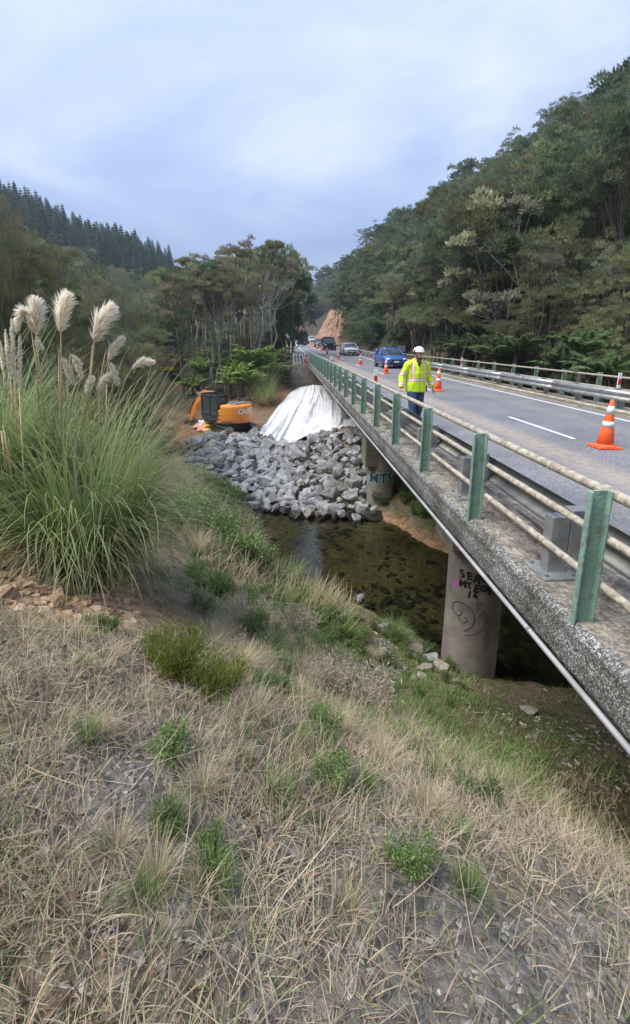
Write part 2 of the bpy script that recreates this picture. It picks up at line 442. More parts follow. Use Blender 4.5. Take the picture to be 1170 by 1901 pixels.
def water_mat():
    m = bpy.data.materials.new('clear_river_water'); nt, b, out = nodes(m); L = nt.links
    nt.nodes.remove(b)
    tc = N(nt, 'ShaderNodeTexCoord')
    n = N(nt, 'ShaderNodeTexNoise', i_Scale=3.2, i_Detail=4.0, i_Roughness=.55, i_Distortion=.6); L.new(tc.outputs['Object'], n.inputs['Vector'])
    bp = N(nt, 'ShaderNodeBump', i_Strength=.25, i_Distance=.03); L.new(n.outputs['Fac'], bp.inputs['Height'])
    g = N(nt, 'ShaderNodeBsdfGlossy'); g.inputs['Roughness'].default_value = .04; L.new(bp.outputs[0], g.inputs['Normal'])
    t = N(nt, 'ShaderNodeBsdfTransparent'); t.inputs[0].default_value = (.52, .56, .44, 1)
    fr = N(nt, 'ShaderNodeFresnel'); fr.inputs[0].default_value = 1.42; L.new(bp.outputs[0], fr.inputs['Normal'])
    mx = N(nt, 'ShaderNodeMixShader'); L.new(fr.outputs[0], mx.inputs[0]); L.new(t.outputs[0], mx.inputs[1]); L.new(g.outputs[0], mx.inputs[2])
    L.new(mx.outputs[0], out.inputs[0])
    return m
M['water'] = water_mat()

# ------------------------------------------------------------------ the lie of the land
WATER = -5.55
PTS = []
def W(*a): PTS.append(a)
def c_r(x, y, r): p = at_r(x, y, r); PTS.append(tuple(p))
def c_z(x, y, z, set_z=None): p = at_z(x, y, z); PTS.append((p[0], p[1], z if set_z is None else set_z))
for a in [(0, 0, .33), (-1, 0, .33), (-3, 0, .4), (1.2, 0, .2), (0, -3, .4), (-3, -3, .5), (3, -3, -.4), (1.6, 1.2, -.15), (2.4, 1.2, -1.0), (3.2, 1.6, -2.0), (4.5, 0, -2.2),
          (-6, 5, -.3), (-10, 8, -.5), (-8, 14, -1.2), (-13, 20, -2.2), (-15, 30, -2.8), (-22, 15, 1), (-32, 30, 5), (-42, 60, 12), (-60, 30, 18), (-12, 45, -2.6),
          (-5, 12, -1.6), (-6, 18, -2.4)]: W(*a)
for a in [(585, 1500, 1.45), (585, 1296, 3.2), (590, 1210, 6.4), (610, 1130, 10.0), (750, 1250, 8.2), (700, 1290, 6.6), (850, 1285, 7.5),
          (350, 880, 20), (380, 950, 15), (420, 1000, 13), (455, 1015, 14), (300, 900, 13), (300, 1000, 8), (330, 1080, 5.6), (200, 1105, 4.5), (60, 1080, 3.9), (60, 1000, 4.6), (0, 950, 5.5),
          (400, 1200, 3.6), (200, 1200, 2.7), (60, 1250, 2.2), (500, 1150, 6.2), (450, 1100, 8), (520, 1100, 9.6), (700, 1180, 9.4), (450, 1250, 3.2), (650, 1230, 6.3), (560, 1170, 7.2),
          (365, 850, 27), (370, 830, 30), (430, 810, 33), (500, 815, 31), (540, 832, 29.5), (600, 805, 29), (650, 795, 27), (688, 810, 25.5), (640, 870, 23.5), (500, 880, 26), (560, 890, 24),
          (561, 722, 44), (601, 722, 43), (641, 765, 36), (520, 775, 37), (475, 806, 33), (480, 775, 37), (500, 745, 41), (530, 722, 44), (580, 770, 37),
          (430, 807, 34), (390, 787, 38), (360, 792, 38), (340, 772, 42), (330, 722, 55), (325, 702, 62), (310, 690, 72), (315, 780, 36),
          (400, 732, 48), (470, 724, 50), (515, 705, 50),
          (325, 532, 230), (256, 505, 230), (137, 455, 240), (60, 425, 250), (-200, 330, 260), (-600, 250, 250), (70, 490, 170), (200, 530, 170), (280, 550, 180), (100, 575, 90), (250, 600, 100), (200, 645, 55), (100, 655, 40), (-300, 450, 120), (-100, 560, 50),
          (345, 585, 160), (380, 600, 130)]: c_r(*a)
for x, y in [(440, 935), (482, 1032), (535, 1072), (620, 1107), (700, 1137), (768, 1172), (830, 1228), (960, 1264), (1060, 1277),
             (430, 915), (480, 937), (540, 952), (600, 959), (680, 950), (760, 987), (850, 1032)]: c_z(x, y, WATER)
c_z(795, 1215, -5.0); c_z(1000, 1296, -5.1); c_z(1090, 1330, -4.6)
for x, y in [(520, 960), (470, 985), (560, 1000), (650, 1040), (600, 1055), (750, 1080), (800, 1140), (700, 1000), (1000, 1190), (900, 1080), (1060, 1235), (560, 1040)]: c_z(x, y, WATER, -6.05)
for a in [(8, 11, -6.1), (12, 8.5, -6.1), (18, 5, -6), (8, 15.5, -5.5), (14, 12.5, -5.4), (9, 18.5, -4.2), (7, 22, -3.6), (6, 17.2, -5.0), (4.1, 20.5, -5.0), (9, 5, -4.8), (14, 2, -4.5), (6.5, 27, -3),
          (-6, 24.5, -6), (-11, 27, -6), (-7, 21.5, -4.6), (-5.5, 28.5, -5.2), (-12, 31, -4.4),
          (4, 44, -2), (8, 44, -2), (1, 45, -2.4), (0, 44.6, -2.5), (2.5, 45, -2.3), (.2, 46.5, -2.0), (6, 36, -2.6), (9, 36, -2.5),
          (10.8, 22, -2.2), (11, 30, -1.5), (10.5, 45, -.5), (14, 18, -1.6), (16, 26, -.3), (20, 10, 0), (21, 20, 2.2), (21, 35, 4), (30, 20, 8), (30, 40, 11), (45, 30, 18), (62, 60, 30), (36, 60, 17), (20, 60, 7), (12.5, 60, 1.4), (11.5, 90, 2.2), (20, 90, 10),
          (35, 90, 20), (9.6, 112, 1.8), (12.5, 114, 9.2), (20, 130, 17), (40, 130, 28), (15, 150, 9), (13, 190, 8), (0, 215, 9), (12, 222, 12), (-18, 205, 7), (80, 20, 32), (80, 100, 44), (30, 0, 5), (60, -20, 20), (120, 150, 60), (60, 220, 50), (0, 300, 30), (-60, 280, 35),
          (-3, 52, -.7), (-3.5, 80, -.3), (-5, 120, 1.2), (-9, 165, 3), (-10, 65, -2.4), (-16, 85, -.5), (-14, 115, 3), (-25, 150, 12), (-1, 47, -.9)]: W(*a)
PT = np.array(PTS)
def warp(X, Y):
    r = np.hypot(X, Y) + 1.2
    th = np.arctan2(X, Y)
    return np.stack([np.log(r) * 2.2, th * np.minimum(r, 60) ** .25 * 1.1], -1)
_wp = warp(PT[:, 0], PT[:, 1])
_D = np.linalg.norm(_wp[:, None] - _wp[None], axis=-1)
_A = np.zeros((len(PT) + 1,) * 2); _A[:-1, :-1] = _D - np.eye(len(PT)) * 2e-3; _A[-1, :-1] = 1; _A[:-1, -1] = 1
_co = np.linalg.solve(_A, np.append(PT[:, 2], 0))
RY = np.array([-40, 0, 42, 50, 60, 75, 90, 100, 125, 150, 165, 180, 195, 215, 240])
RZ = np.array([0, 0, 0, .22, .42, .62, .95, 1.15, 1.7, 2.45, 3.2, 4.2, 5.1, 6.2, 7.5])
RX = np.array([5.9, 5.9, 5.9, 5.7, 5.3, 5.0, 4.8, 4.7, 4.6, 4.3, 3.6, 2.0, -1.5, -9, -22])
def road_x(y): return np.interp(y, RY, RX)
def road_z(y): return np.interp(y, RY, RZ)
def base_h(X, Y):
    X = np.asarray(X, float); Y = np.asarray(Y, float); sh = X.shape
    X = X.ravel(); Y = Y.ravel(); out = np.empty(X.shape)
    for i in range(0, len(X), 20000):
        w = warp(X[i:i + 20000], Y[i:i + 20000])
        out[i:i + 20000] = np.linalg.norm(w[:, None] - _wp[None], axis=-1) @ _co[:-1] + _co[-1]
    return out.reshape(sh)
def hgt(X, Y, detail=True):
    X = np.asarray(X, float); Y = np.asarray(Y, float)
    h = base_h(X, Y)
    r = np.hypot(X, Y)
    if detail:
        amp = np.clip(.05 + r * .012, 0, .9)
        h = h + (fbm(X * .9, Y * .9, 4) - .47) * amp * .9 + (fbm(X * 5, Y * 5, 3) - .44) * .10
        lump = smooth01(1 - np.hypot((X + 2.0) / 1.2, (Y - 3.6) / .9))         # lumpy clay scar on the left bank
        h = h + lump * (fbm(X * 9 + 3, Y * 9, 3) - .42) * .30
        h = h + np.clip(r / 120 - .4, 0, 1) * (fbm(X * .05, Y * .05, 3) - .45) * 10
    # the road shelf beyond the bridge
    d = np.abs(X - road_x(Y)) - 4.3
    w = smooth01(1 - d / 5.0) * smooth01((Y - 46.7) / 1.2) * smooth01((235 - Y) / 10)
    h = h * (1 - w) + (road_z(Y) - .12 - np.clip(d, 0, 9) * .12) * w
    # approach before the near abutment
    w = smooth01((-1.7 - Y) / .5) * smooth01((X - 1.2) / .8) * smooth01((12 - X) / 2)
    h = h * (1 - w) + (-.10) * w
    # nothing rises through the deck
    w = smooth01((X - 1.6) / .6) * smooth01((10.2 - X) / .6) * (Y > -1.7) * (Y < 45.3)
    h = np.where(w > 0, np.minimum(h, -1.35 * w + h * (1 - w)), h)
    return h
def hz(x, y): return float(hgt(np.array([x]), np.array([y]))[0])

def zone_colour(X, Y, Z):
    n = fbm(X * 1.3 + 40, Y * 1.3, 4) / .94
    n2 = fbm(X * .35 + 11, Y * .35 + 5, 3) / .9
    C = np.zeros(X.shape + (3,)); C[:] = (.17, .14, .09)
    def lay(c, w): 
        w = np.clip(w, 0, 1)[..., None]; C[:] = C * (1 - w) + np.array(c) * w
    r = np.hypot(X, Y)
    lay((.075, .10, .038), smooth01((n - .46) * 5) * (r < 24) * .8)            # mossy and grassy soil
    lay((.20, .16, .115), smooth01(1.6 - r / 3.4) * .85)                      # dry trodden bank top
    lay((.17, .155, .135), smooth01(1.5 - r / 2.4) * smooth01((n - .45) * 6))  # gravel
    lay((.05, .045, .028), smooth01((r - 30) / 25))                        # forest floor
    lay((.52, .35, .20), smooth01(1.6 - np.hypot((X + 2.0) / 1.0, (Y - 3.6) / .75)) * 1.2)   # clay scar
    # bulldozed brown earth round the digger, behind the tarpaulin and along the track
    w = np.maximum.reduce([smooth01(1.4 - np.hypot((X + 6.5) / 4.5, (Y - 37) / 8)), smooth01(1.4 - np.hypot((X + 14) / 3, (Y - 56) / 14)), smooth01(1.3 - np.hypot((X + 1.5) / 4, (Y - 42) / 4)),
                           smooth01(1.2 - np.hypot((X - 5) / 6, (Y - 35) / 11))])
    lay((.20, .115, .068), w)
    lay((.27, .17, .10), smooth01(1 - np.hypot((X + 9.5) / 3, (Y - 40) / 3)) * .8)
    # sand by the water
    lay((.30, .185, .105), smooth01(1 - np.abs(Z - WATER - .02) / .32) * smooth01((Y - 12) / 3) * (X > 1.5) * (r < 40))
    lay((.165, .135, .078), smooth01((WATER + .02 - Z) / .12) * (r < 60))     # river bed
    lay((.10, .075, .04), smooth01((WATER + .02 - Z) / .12) * smooth01((n2 - .45) * 6) * .8 * (r < 60))
    # road shoulder gravel and the clay slip above the road
    d = np.abs(X - road_x(Y))
    lay((.17, .15, .12), smooth01((6.5 - d) / 1.5) * (Y > 46))
    return C

th = np.concatenate([np.linspace(-52, 60, 500), np.linspace(62, 306, 60)]) * PI / 180
rr = np.concatenate([[0], np.geomspace(.3, 60, 330), np.geomspace(61.5, 390, 80)])
TH, RR = np.meshgrid(th, rr)
TX, TY = RR * np.sin(TH), RR * np.cos(TH)
TZ = hgt(TX, TY)
nt_, nr_ = len(th), len(rr)
idx = np.arange(nr_ * nt_).reshape(nr_, nt_)
q = np.stack([idx[:-1, :-1], idx[:-1, 1:], idx[1:, 1:], idx[1:, :-1]], -1).reshape(-1, 4)
q2 = np.stack([idx[:-1, -1], idx[:-1, 0], idx[1:, 0], idx[1:, -1]], -1).reshape(-1, 4)
V = np.stack([TX, TY, TZ], -1).reshape(-1, 3)
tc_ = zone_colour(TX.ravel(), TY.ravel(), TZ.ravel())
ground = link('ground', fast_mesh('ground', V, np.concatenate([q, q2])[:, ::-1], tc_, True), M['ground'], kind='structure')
me = bpy.data.meshes.new('water'); me.from_pydata([(-30, 2, WATER), (30, 2, WATER), (30, 40, WATER), (-30, 40, WATER)], [], [(0, 1, 2, 3)])
water = link('river_water', me, M['water'], kind='structure')

# ------------------------------------------------------------------ road
ys = np.concatenate([np.arange(-14, 42, 4.), np.arange(42, 232, 2.)])
def strip(name, x0, x1, dz, m, ya=-14, yb=231, step=None, parent=None, kind='structure', extra=0):
    yy = [ya] + [y for y in ys if ya < y < yb] + [yb]
    rows = []
    for y in yy:
        c = float(road_x(y)) - 5.9; z = float(road_z(y)) + dz
        # direction of the carriageway, so that it keeps its width in the bend
        t = np.array([float(road_x(y + 1)) - float(road_x(y - 1)), 2.0]); t /= np.hypot(*t)
        o = lambda x: (5.9 + c + (x - 5.9) * t[1], y - (x - 5.9) * t[0], z)
        rows.append([o(x0), o(x1)])
    b = MB(); b.loft(rows)
    return b.build(name, m, parent, fix=False, kind=kind)
def flip(o):
    bm = bmesh.new(); bm.from_mesh(o.data); bmesh.ops.reverse_faces(bm, faces=bm.faces); bm.to_mesh(o.data); bm.free()
strip('road', 2.72, 8.9, .0, M['road'], -14, 45.5)
strip('road', 1.9, 9.3, .002, M['road'], 45.5, 231)
strip('edge_line', 8.52, 8.63, .005, M['paint'], -14, 231)
strip('edge_line', 3.0, 3.1, .006, M['paint'], 46, 231)
y = -.7
while y < 150:
    strip('lane_marking', 5.83, 5.93, .007, M['paint'], y, y + 3.0)
    y += 10.0

# ------------------------------------------------------------------ bridge
def bump_rows(b, n): pass
bridge = thing('road_bridge', 'concrete road bridge on round graffitied piers crossing the shallow brown river', 'bridge', (0, 0, 0))
Y0, Y1 = -1.6, 45.5
b = MB()      # deck slab: soffit, no top where the road lies
b.prism([(1.95, .085), (2.66, .095), (2.74, -.01), (8.86, -.01), (8.9, .10), (9.75, .10), (9.75, -.27), (9.0, -.32), (2.9, -.32), (1.98, -.262), (1.95, -.25)], Y0, Y1, 'Y')
b.build('deck_slab', M['conc'], bridge)
for i, x in enumerate((3.3, 5.1, 6.9, 8.6)):
    b = MB(); b.box((x, (Y0 + Y1) / 2, -.72), (.42, Y1 - Y0 - .1, .8)); b.build('girder', M['conc'], bridge)
# exposed aggregate face, a rough sheet proud of the slab edge
ny, nz = 900, 14
gy = np.linspace(Y0, Y1, ny) ** 1.0
gy = Y0 + (Y1 - Y0) * (np.linspace(0, 1, ny) ** 1.9)
prof = [(1.962, .099), (1.93, .103)] + [(1.897 - .006 * math.sin(k * 1.3), .10 - (k) * .035) for k in range(1, 10)] + [(1.91, -.255), (1.97, -.262)]
GX = np.array([p[0] for p in prof]); GZ = np.array([p[1] for p in prof])
A, B = np.meshgrid(gy, np.arange(len(prof)), indexing='ij')
VX = GX[B] + (vnoise(A * 31, B * 2.3) - .5) * .012; VZ = GZ[B] + (vnoise(A * 23 + 9, B * 1.9) - .5) * .010
VX[:, -1] = 1.97; VX[:, 0] = 1.975
idx = np.arange(A.size).reshape(A.shape)
q = np.stack([idx[:-1, :-1], idx[1:, :-1], idx[1:, 1:], idx[:-1, 1:]], -1).reshape(-1, 4)
link('aggregate_fascia', fast_mesh('fascia', np.stack([VX, A, VZ], -1).reshape(-1, 3), q, None, True), M['agg'], bridge)
# footway strip with dirt
gy2 = Y0 + (Y1 - Y0) * (np.linspace(0, 1, 700) ** 1.9); gx2 = np.linspace(1.955, 2.68, 16)
A, B = np.meshgrid(gy2, gx2, indexing='ij')
Zf = .1 + .004 * (fbm(A * 14, B * 14) - .3) + np.where(B > 2.36, .035 * fbm(A * 6, B * 7 + 3, 4) * smooth01((B - 2.33) / .1) * smooth01((2.70 - B) / .06), 0)
idx = np.arange(A.size).reshape(A.shape)
q = np.stack([idx[:-1, :-1], idx[:-1, 1:], idx[1:, 1:], idx[1:, :-1]], -1).reshape(-1, 4)
dirt = smooth01((fbm(A * 2.2, B * 9, 4) - .40) * 7) * smooth01((B - 2.27) / .08) * (B < 2.6)
pale = smooth01((B - 2.56) / .03)
C = np.zeros(A.shape + (3,)); C[:] = (.27, .245, .205)
for col, w in (((.115, .08, .06), dirt), ((.50, .43, .31), pale * smooth01((fbm(A * 3, B * 20 + 5, 4) - .3) * 8)), ((.10, .075, .05), smooth01((fbm(A * 4.5 + 7, B * 4.5, 3) - .60) * 22) * (B < 2.3))):
    C = C * (1 - w[..., None]) + np.array(col) * w[..., None]
link('footway', fast_mesh('footway', np.stack([B, A, Zf], -1).reshape(-1, 3), q, C.reshape(-1, 3), True), M['ground'], bridge)
b = MB(); b.smooth = True; b.tube([(1.895, Y0, -.285), (1.895, 8, -.287), (1.895, 20, -.284), (1.895, Y1, -.285)], .021, 10)
b.build('conduit_pipe', mat('zinc_conduit', (.27, .27, .275), (.42, .42, .43), .65, .2, scale=2.5, detail=9), bridge)
for i in range(22):
    b = MB(); b.smooth = True; yy = 1.15 + i * 2.05
    b.tube([(1.895, yy, -.285), (1.895, yy + .06, -.285)], .0245, 10); b.build('pipe_joint', M['galv'], bridge)
def text_mesh(s, size, extr=.002, shear=0.0, off=0.0):
    cu = bpy.data.curves.new('txt', 'FONT'); cu.body = s; cu.size = size; cu.extrude = extr; cu.shear = shear; cu.offset = off
    cu.align_x = 'CENTER'; cu.align_y = 'CENTER'; cu.resolution_u = 3
    o = bpy.data.objects.new('txt', cu); COL.objects.link(o)
    dg = bpy.context.evaluated_depsgraph_get()
    me = bpy.data.meshes.new_from_object(o.evaluated_get(dg)); bpy.data.objects.remove(o); me.materials.clear()
    return me
def wrap(me, R, a0, z0, push=.004):
    """bend a flat text (x,y,z=thickness) round a cylinder of radius R; a0 faces the viewer"""
    bm = bmesh.new(); bm.from_mesh(me); bmesh.ops.triangulate(bm, faces=bm.faces)
    bmesh.ops.subdivide_edges(bm, edges=[e for e in bm.edges if e.calc_length() > .12], cuts=2)
    for v in bm.verts:
        a = a0 + v.co.x / R; rr_ = R + push + v.co.z
        v.co = Vector((rr_ * math.cos(a), rr_ * math.sin(a), z0 + v.co.y))
    bm.to_mesh(me); bm.free(); return me
def stroke(pts, R, a0, z0, w, lift=.005):
    """a painted line on a cylinder: pts (x,y) in metres"""
    b = MB(); P = [Vector((p[0], p[1])) for p in pts]
    rows = []
    for i, p in enumerate(P):
        t = (P[min(i + 1, len(P) - 1)] - P[max(i - 1, 0)]).normalized(); n = Vector((-t.y, t.x)) * w / 2
        row = []
        for s in (-1, 1):
            qx, qy = p.x + n.x * s, p.y + n.y * s; a = a0 + qx / R
            row.append(((R + lift) * math.cos(a), (R + lift) * math.sin(a), z0 + qy))
        rows.append(row)
    b.loft(rows); return b
ink = mat('black_spray_paint', (.015, .015, .016), rough=.5)
ink_blue = mat('faded_blue_spray', (.03, .09, .13), rough=.6)
ink_green = mat('mint_spray', (.22, .50, .30), rough=.6); ink_navy = mat('navy_spray', (.03, .05, .12), rough=.6); ink_pink = mat('pink_spray', (.42, .13, .34), rough=.7)
ink_grey = mat('faded_grey_spray', (.10, .105, .105), rough=.7)
PR = .61
pierpos = [(4.12, 9.45), (4.12, 20.6), (4.12, 31.8)]
for k, (px_, py_) in enumerate(pierpos):
    p = thing('pier', None, None, (px_, py_, 0)); p.parent = bridge
    if k == 0: p['label'] = 'nearest round pier with black and blue graffiti scribbles'
    if k == 1: p['label'] = 'second round pier with a green outlined MTS tag'
    b = MB(); b.smooth = True
    n = 40; b.lathe([(PR, -6.9), (PR + .004, -5.6), (PR, -4.5), (PR - .002, -3.4), (PR, -2.6), (PR, -1.75)], n); b.build('pier_column', M['pier'], p, fix=True)
    b = MB(); b.box((2.0, 0, -1.7 if k != 1 else -2.25), (5.6, 1.15, 1.15 if k != 1 else 2.3)); b.build('pier_cap', M['conc'], p, bevel=.02)
    a0 = math.atan2(-py_, -px_)                                  # faces the bank where the camera stands
    if k == 0:
        for s, x, z, sz in (('SERGE', -.15, -2.86, .25), ('MTEGS', -.15, -3.08, .23), ('14', -.22, -3.29, .21)):
            for q, ch in enumerate(s):
                me = text_mesh(ch, sz * (1 + .12 * math.sin(q * 2.3 + z)), .001, .15 * math.sin(q * 1.7 + z * 3), .011)
                me.transform(Matrix.Translation((x + .13 + (q - (len(s) - 1) / 2) * sz * .62, -.018 * q + .03 * math.sin(q * 2.9), 0)) @ Matrix.Rotation(.16 * math.sin(q * 1.9 + z * 2), 4, 'Z'))
                link('graffiti', wrap(me, PR, a0 + .1, z), ink, p)
        def spiral(cx_, cy_, r0, r1, t0, t1, n=26): return [(cx_ + (r0 + (r1 - r0) * i / n) * math.cos(t0 + (t1 - t0) * i / n), cy_ + (r0 + (r1 - r0) * i / n) * math.sin(t0 + (t1 - t0) * i / n)) for i in range(n + 1)]
        stroke(spiral(-.30, -.1, .22, .02, 1.2, 8), PR, a0, -3.65, .022).build('graffiti', ink_blue, p)
        stroke(spiral(-.30, -.15, .42, .25, -1.2, 1.9), PR, a0, -3.65, .024).build('graffiti', ink_blue, p)
        stroke(spiral(-.16, -.25, .12, .03, 3, 8), PR, a0, -3.65, .018).build('graffiti', ink_blue, p)
        stroke(spiral(-.1, -.38, .36, .5, .4, -1.6), PR, a0, -3.4, .02).build('graffiti', ink_grey, p)
        R_ = random.Random(5)
        for i in range(16):
            t = i / 15; x = .08 + .32 * math.sin(t * 2.2) + R_.uniform(-.04, .04); z = -3.45 - 1.15 * t
            stroke(spiral(x, 0, .07 + R_.random() * .03, .02, R_.random() * 6, R_.random() * 6 + 5), PR, a0, z, .012).build('graffiti', ink_grey, p)
        stroke([(.0, -.05), (.2, -.02)], PR, a0, -3.42, .02).build('graffiti', ink_grey, p)
        stroke([(.1, -.04), (.1, -.25)], PR, a0, -3.42, .02).build('graffiti', ink_grey, p)
        R_ = random.Random(9); b = MB()
        for i in range(60):
            x, z, s = -.43 + R_.gauss(0, .09), -3.12 + R_.gauss(0, .10), R_.uniform(.006, .03)
            vs = [((PR + .003) * math.cos(a0 + (x + s * math.cos(t * PI / 4)) / PR), (PR + .003) * math.sin(a0 + (x + s * math.cos(t * PI / 4)) / PR), z + s * math.sin(t * PI / 4)) for t in range(8)]
            b.add(vs, [tuple(range(8))])
        b.build('graffiti', ink_pink, p, kind='stuff')
    if k == 1:
        me = text_mesh('MTS', .62, .001, 0, .05)
        link('graffiti', wrap(me, PR, a0 + .05, -3.95, .003), ink_green, p)
        me = text_mesh('MTS', .62, .001, 0, .012)
        link('graffiti', wrap(me, PR, a0 + .05, -3.95, .009), ink_navy, p)
        o_ = [(-.48, .25), (-.2, .33), (.2, .30), (.44, .25), (.47, 0), (.38, -.27), (.1, -.33), (-.3, -.28), (-.47, -.2), (-.5, 0), (-.48, .25)]
        stroke(o_, PR, a0 + .05, -3.95, .035).build('graffiti', ink_green, p)
# abutments
b = MB(); b.box((4.9, 46.15, -1.6), (9.1, 1.3, 3.0)); b.build('abutment_wall', M['conc'], bridge, bevel=.02)
b = MB(); b.box((5.0, 46.2, -1.95), (9.5, 1.55, 2.6)); b.build('abutment_ledge', M['conc'], bridge, bevel=.02)
b = MB(); b.box((5.8, -2.3, -1.9), (8.2, 1.2, 3.6)); b.build('abutment_wall', M['conc'], bridge, bevel=.02)
b = MB(); b.box((9.3, (Y0 + Y1) / 2, .105), (.85, Y1 - Y0, .03)); b.build('footway', M['path'], bridge)
# cream kerb blocks on the far side
R_ = random.Random(3); kb = MB(); kb.box((0, 0, 0), (.17, 1.42, .17)); kme = kb.mesh('kerb_block', True, .015)
mk = mat('cream_kerb_paint', (.17, .16, .12), (.50, .45, .32), .85, scale=5, detail=9, bump=.3, rnd=.25)
for i in range(33):
    o = link('kerb_block', kme, mk, bridge); o.location = (8.97, Y0 + .75 + i * 1.425, .07)

# ---- railings
def post_mesh():
    b = MB()            # channel section, open towards the deck
    W_, D_, T_ = .105, .15, .014
    b.prism([(-T_, -W_ / 2), (0, -W_ / 2), (0, W_ / 2), (-T_, W_ / 2)], 0, 1, 'Z')
    return b
pm = MB()
w, d_, t = .115, .115, .012
pm.prism([(-.072, -.045), (-.058, -.045), (-.056, -.012), (.056, -.012), (.058, -.045), (.072, -.045), (.072, .002), (-.072, .002)], 0.0, .945, 'Z')
post_me = pm.mesh('rail_post', True, .003)
near_rail = thing('bridge_railing', 'near green post railing with three lichened cream pipe rails beside the river', 'railing', (1.97, 0, .1))
far_rail = thing('bridge_railing', 'far green post railing standing behind the guardrail against the forest', 'railing', (9.62, 0, .1))
for root, r3 in ((near_rail, 3), (far_rail, 2)):
    for i in range(-1, 23):
        y = 2.78 + i * 1.935
        o = link('post', post_me, M['green'], root); o.location = (0, y, -.01); o.rotation_euler = (0, R_.gauss(0, .006), R_.gauss(0, .02))
    for z, rad in ((.90, .034), (.60, .028), (.27, .028))[:r3] if root is near_rail else ((.86, .03), (.52, .03)):
        pts = []
        y = 2.78 - 1.935 * 2
        while y < 46: pts += [(.10 if root is near_rail else -.10, y, z)]; y += 1.935 / 8
        b = MB(); b.smooth = True; b.tube(pts, [rad * (1 + .02 * math.sin(i * 2.1)) for i in range(len(pts))], 12); b.build('pipe_rail', M['railpaint'], root)
        for i in range(-1, 23):
            yy = 2.78 + i * 1.935; b = MB(); b.smooth = True
            b.lathe([(rad * 1.02, -.05), (rad * 1.25, -.045), (rad * 1.25, .045), (rad * 1.02, .05)], 12)
            if i == -1: sleeve = b.mesh('sleeve'); 
            if i % 2 == 0 or root is near_rail:
                o = link('rail_sleeve', sleeve, M['railpaint'], root); o.location = (.10 if root is near_rail else -.10, yy + .09, z); o.rotation_euler = (PI / 2, 0, 0)

def wbeam(y0, y1, X, ztop, side, lap=4.0):
    """W section beam; side +1: corrugation faces +X"""
    prof = [(0, 0), (.035, -.02), (.082, -.055), (.082, -.095), (.02, -.14), (.02, -.17), (.082, -.215), (.082, -.255), (.035, -.29), (0, -.31)]
    ob = []
    y = y0
    while y < y1:
        ye = min(y + lap + .15, y1)
        b = MB(); b.smooth = True
        off = .003 * (int((y - y0) / lap) % 2)
        yy = np.linspace(y, ye, 6 if y > 42 else 3)
        f_ = lambda v: (float(road_x(v)) - 5.9, float(road_z(v)))
        rows = [[(X + f_(v)[0] + side * (p[0] + off), v, ztop + f_(v)[1] + p[1]) for p in prof] for v in yy]
        rows2 = [[(X + f_(v)[0] + side * (p[0] + off) - side * .006, v, ztop + f_(v)[1] + p[1]) for p in prof[::-1]] for v in yy]
        b.loft([r + q_ for r, q_ in zip(rows, rows2)], closed=True, caps=True)
        ob.append(b.mesh('beam')); y += lap
    return ob
def make_guardrail(name, label, X, side, y0, y1, base=True, ztop=.62, step=2.0):
    g = thing(name, label, 'guardrail', (0, 0, 0))
    for me in wbeam(y0, y1, X, ztop, side): link('beam', me, M['galv_dull'] if side > 0 else M['galv'], g)
    b = MB(); b.box((0, 0, .25), (.15, .12, .50)); pme = b.mesh('post', True, .004)
    b = MB(); b.box((0, 0, 0), (.16, .13, .37)); bme = b.mesh('block', True, .004)
    b = MB(); b.box((0, 0, .012), (.30, .34, .024)); lme = b.mesh('plate', True, .004)
    b = MB()
    for sx in (-.11, .11):
        for sy in (-.12, .12): b.lathe([(.018, .024), (.018, .045)], 6, (sx, sy, 0))
    nme = b.mesh('bolts')
    y = y0 + .9
    while y < y1 - .3:
        dx, dz = float(road_x(y)) - 5.9, float(road_z(y))
        p = link('post', pme, M['galv'], g); p.location = (X - side * .245 + dx, y, .10 + dz if base else -.1 + dz); p.scale = (1, 1, 1 if base else 1.25)
        k_ = link('spacer_block', bme, M['galv'], g); k_.location = (X - side * .085 + dx, y, ztop - .15 + dz)
        if base:
            q_ = link('base_plate', lme, M['galv'], p); r_ = link('anchor_bolt', nme, M['galv_dull'], p)
        y += step
    return g
near_g = make_guardrail('guardrail', 'near steel guardrail on bolted square posts between railing and carriageway', 2.40, 1, -1.4, 45.5, step=1.99)
far_g = make_guardrail('guardrail', 'long pale steel guardrail along the far kerb in front of the trees', 9.12, -1, -4, 74, ztop=.66)
# marker posts
def marker(x, y, z, label, h=1.05, band=.25):
    t = thing('edge_marker_post', label, 'marker post', (x, y, z), group='edge marker posts')
    b = MB(); b.box((0, 0, h / 2), (.10, .03, h)); b.build('post', M['white'], t, bevel=.004)
    b = MB(); b.box((0, -.017, h - band), (.092, .004, .16)); b.build('reflector', M['red'], t)
marker(2.30, 12.6, .1, 'white marker post with red band behind the near railing, closest to the worker', 1.15)
marker(2.25, 25.2, .1, 'white marker post with red band midway along the near railing', 1.1)
marker(1.95, 46.8, 0, 'white marker post at the far end of the near railing', 1.0)
marker(9.26, 25.4, .13, 'white and red marker post on the far guardrail, right of the worker', 1.0)
marker(9.26, 12.95, .13, 'white and red marker post at the right edge of the picture', .98)
marker(9.3, 51, .2, 'white and red marker post between the silver and the blue car', 1.05)

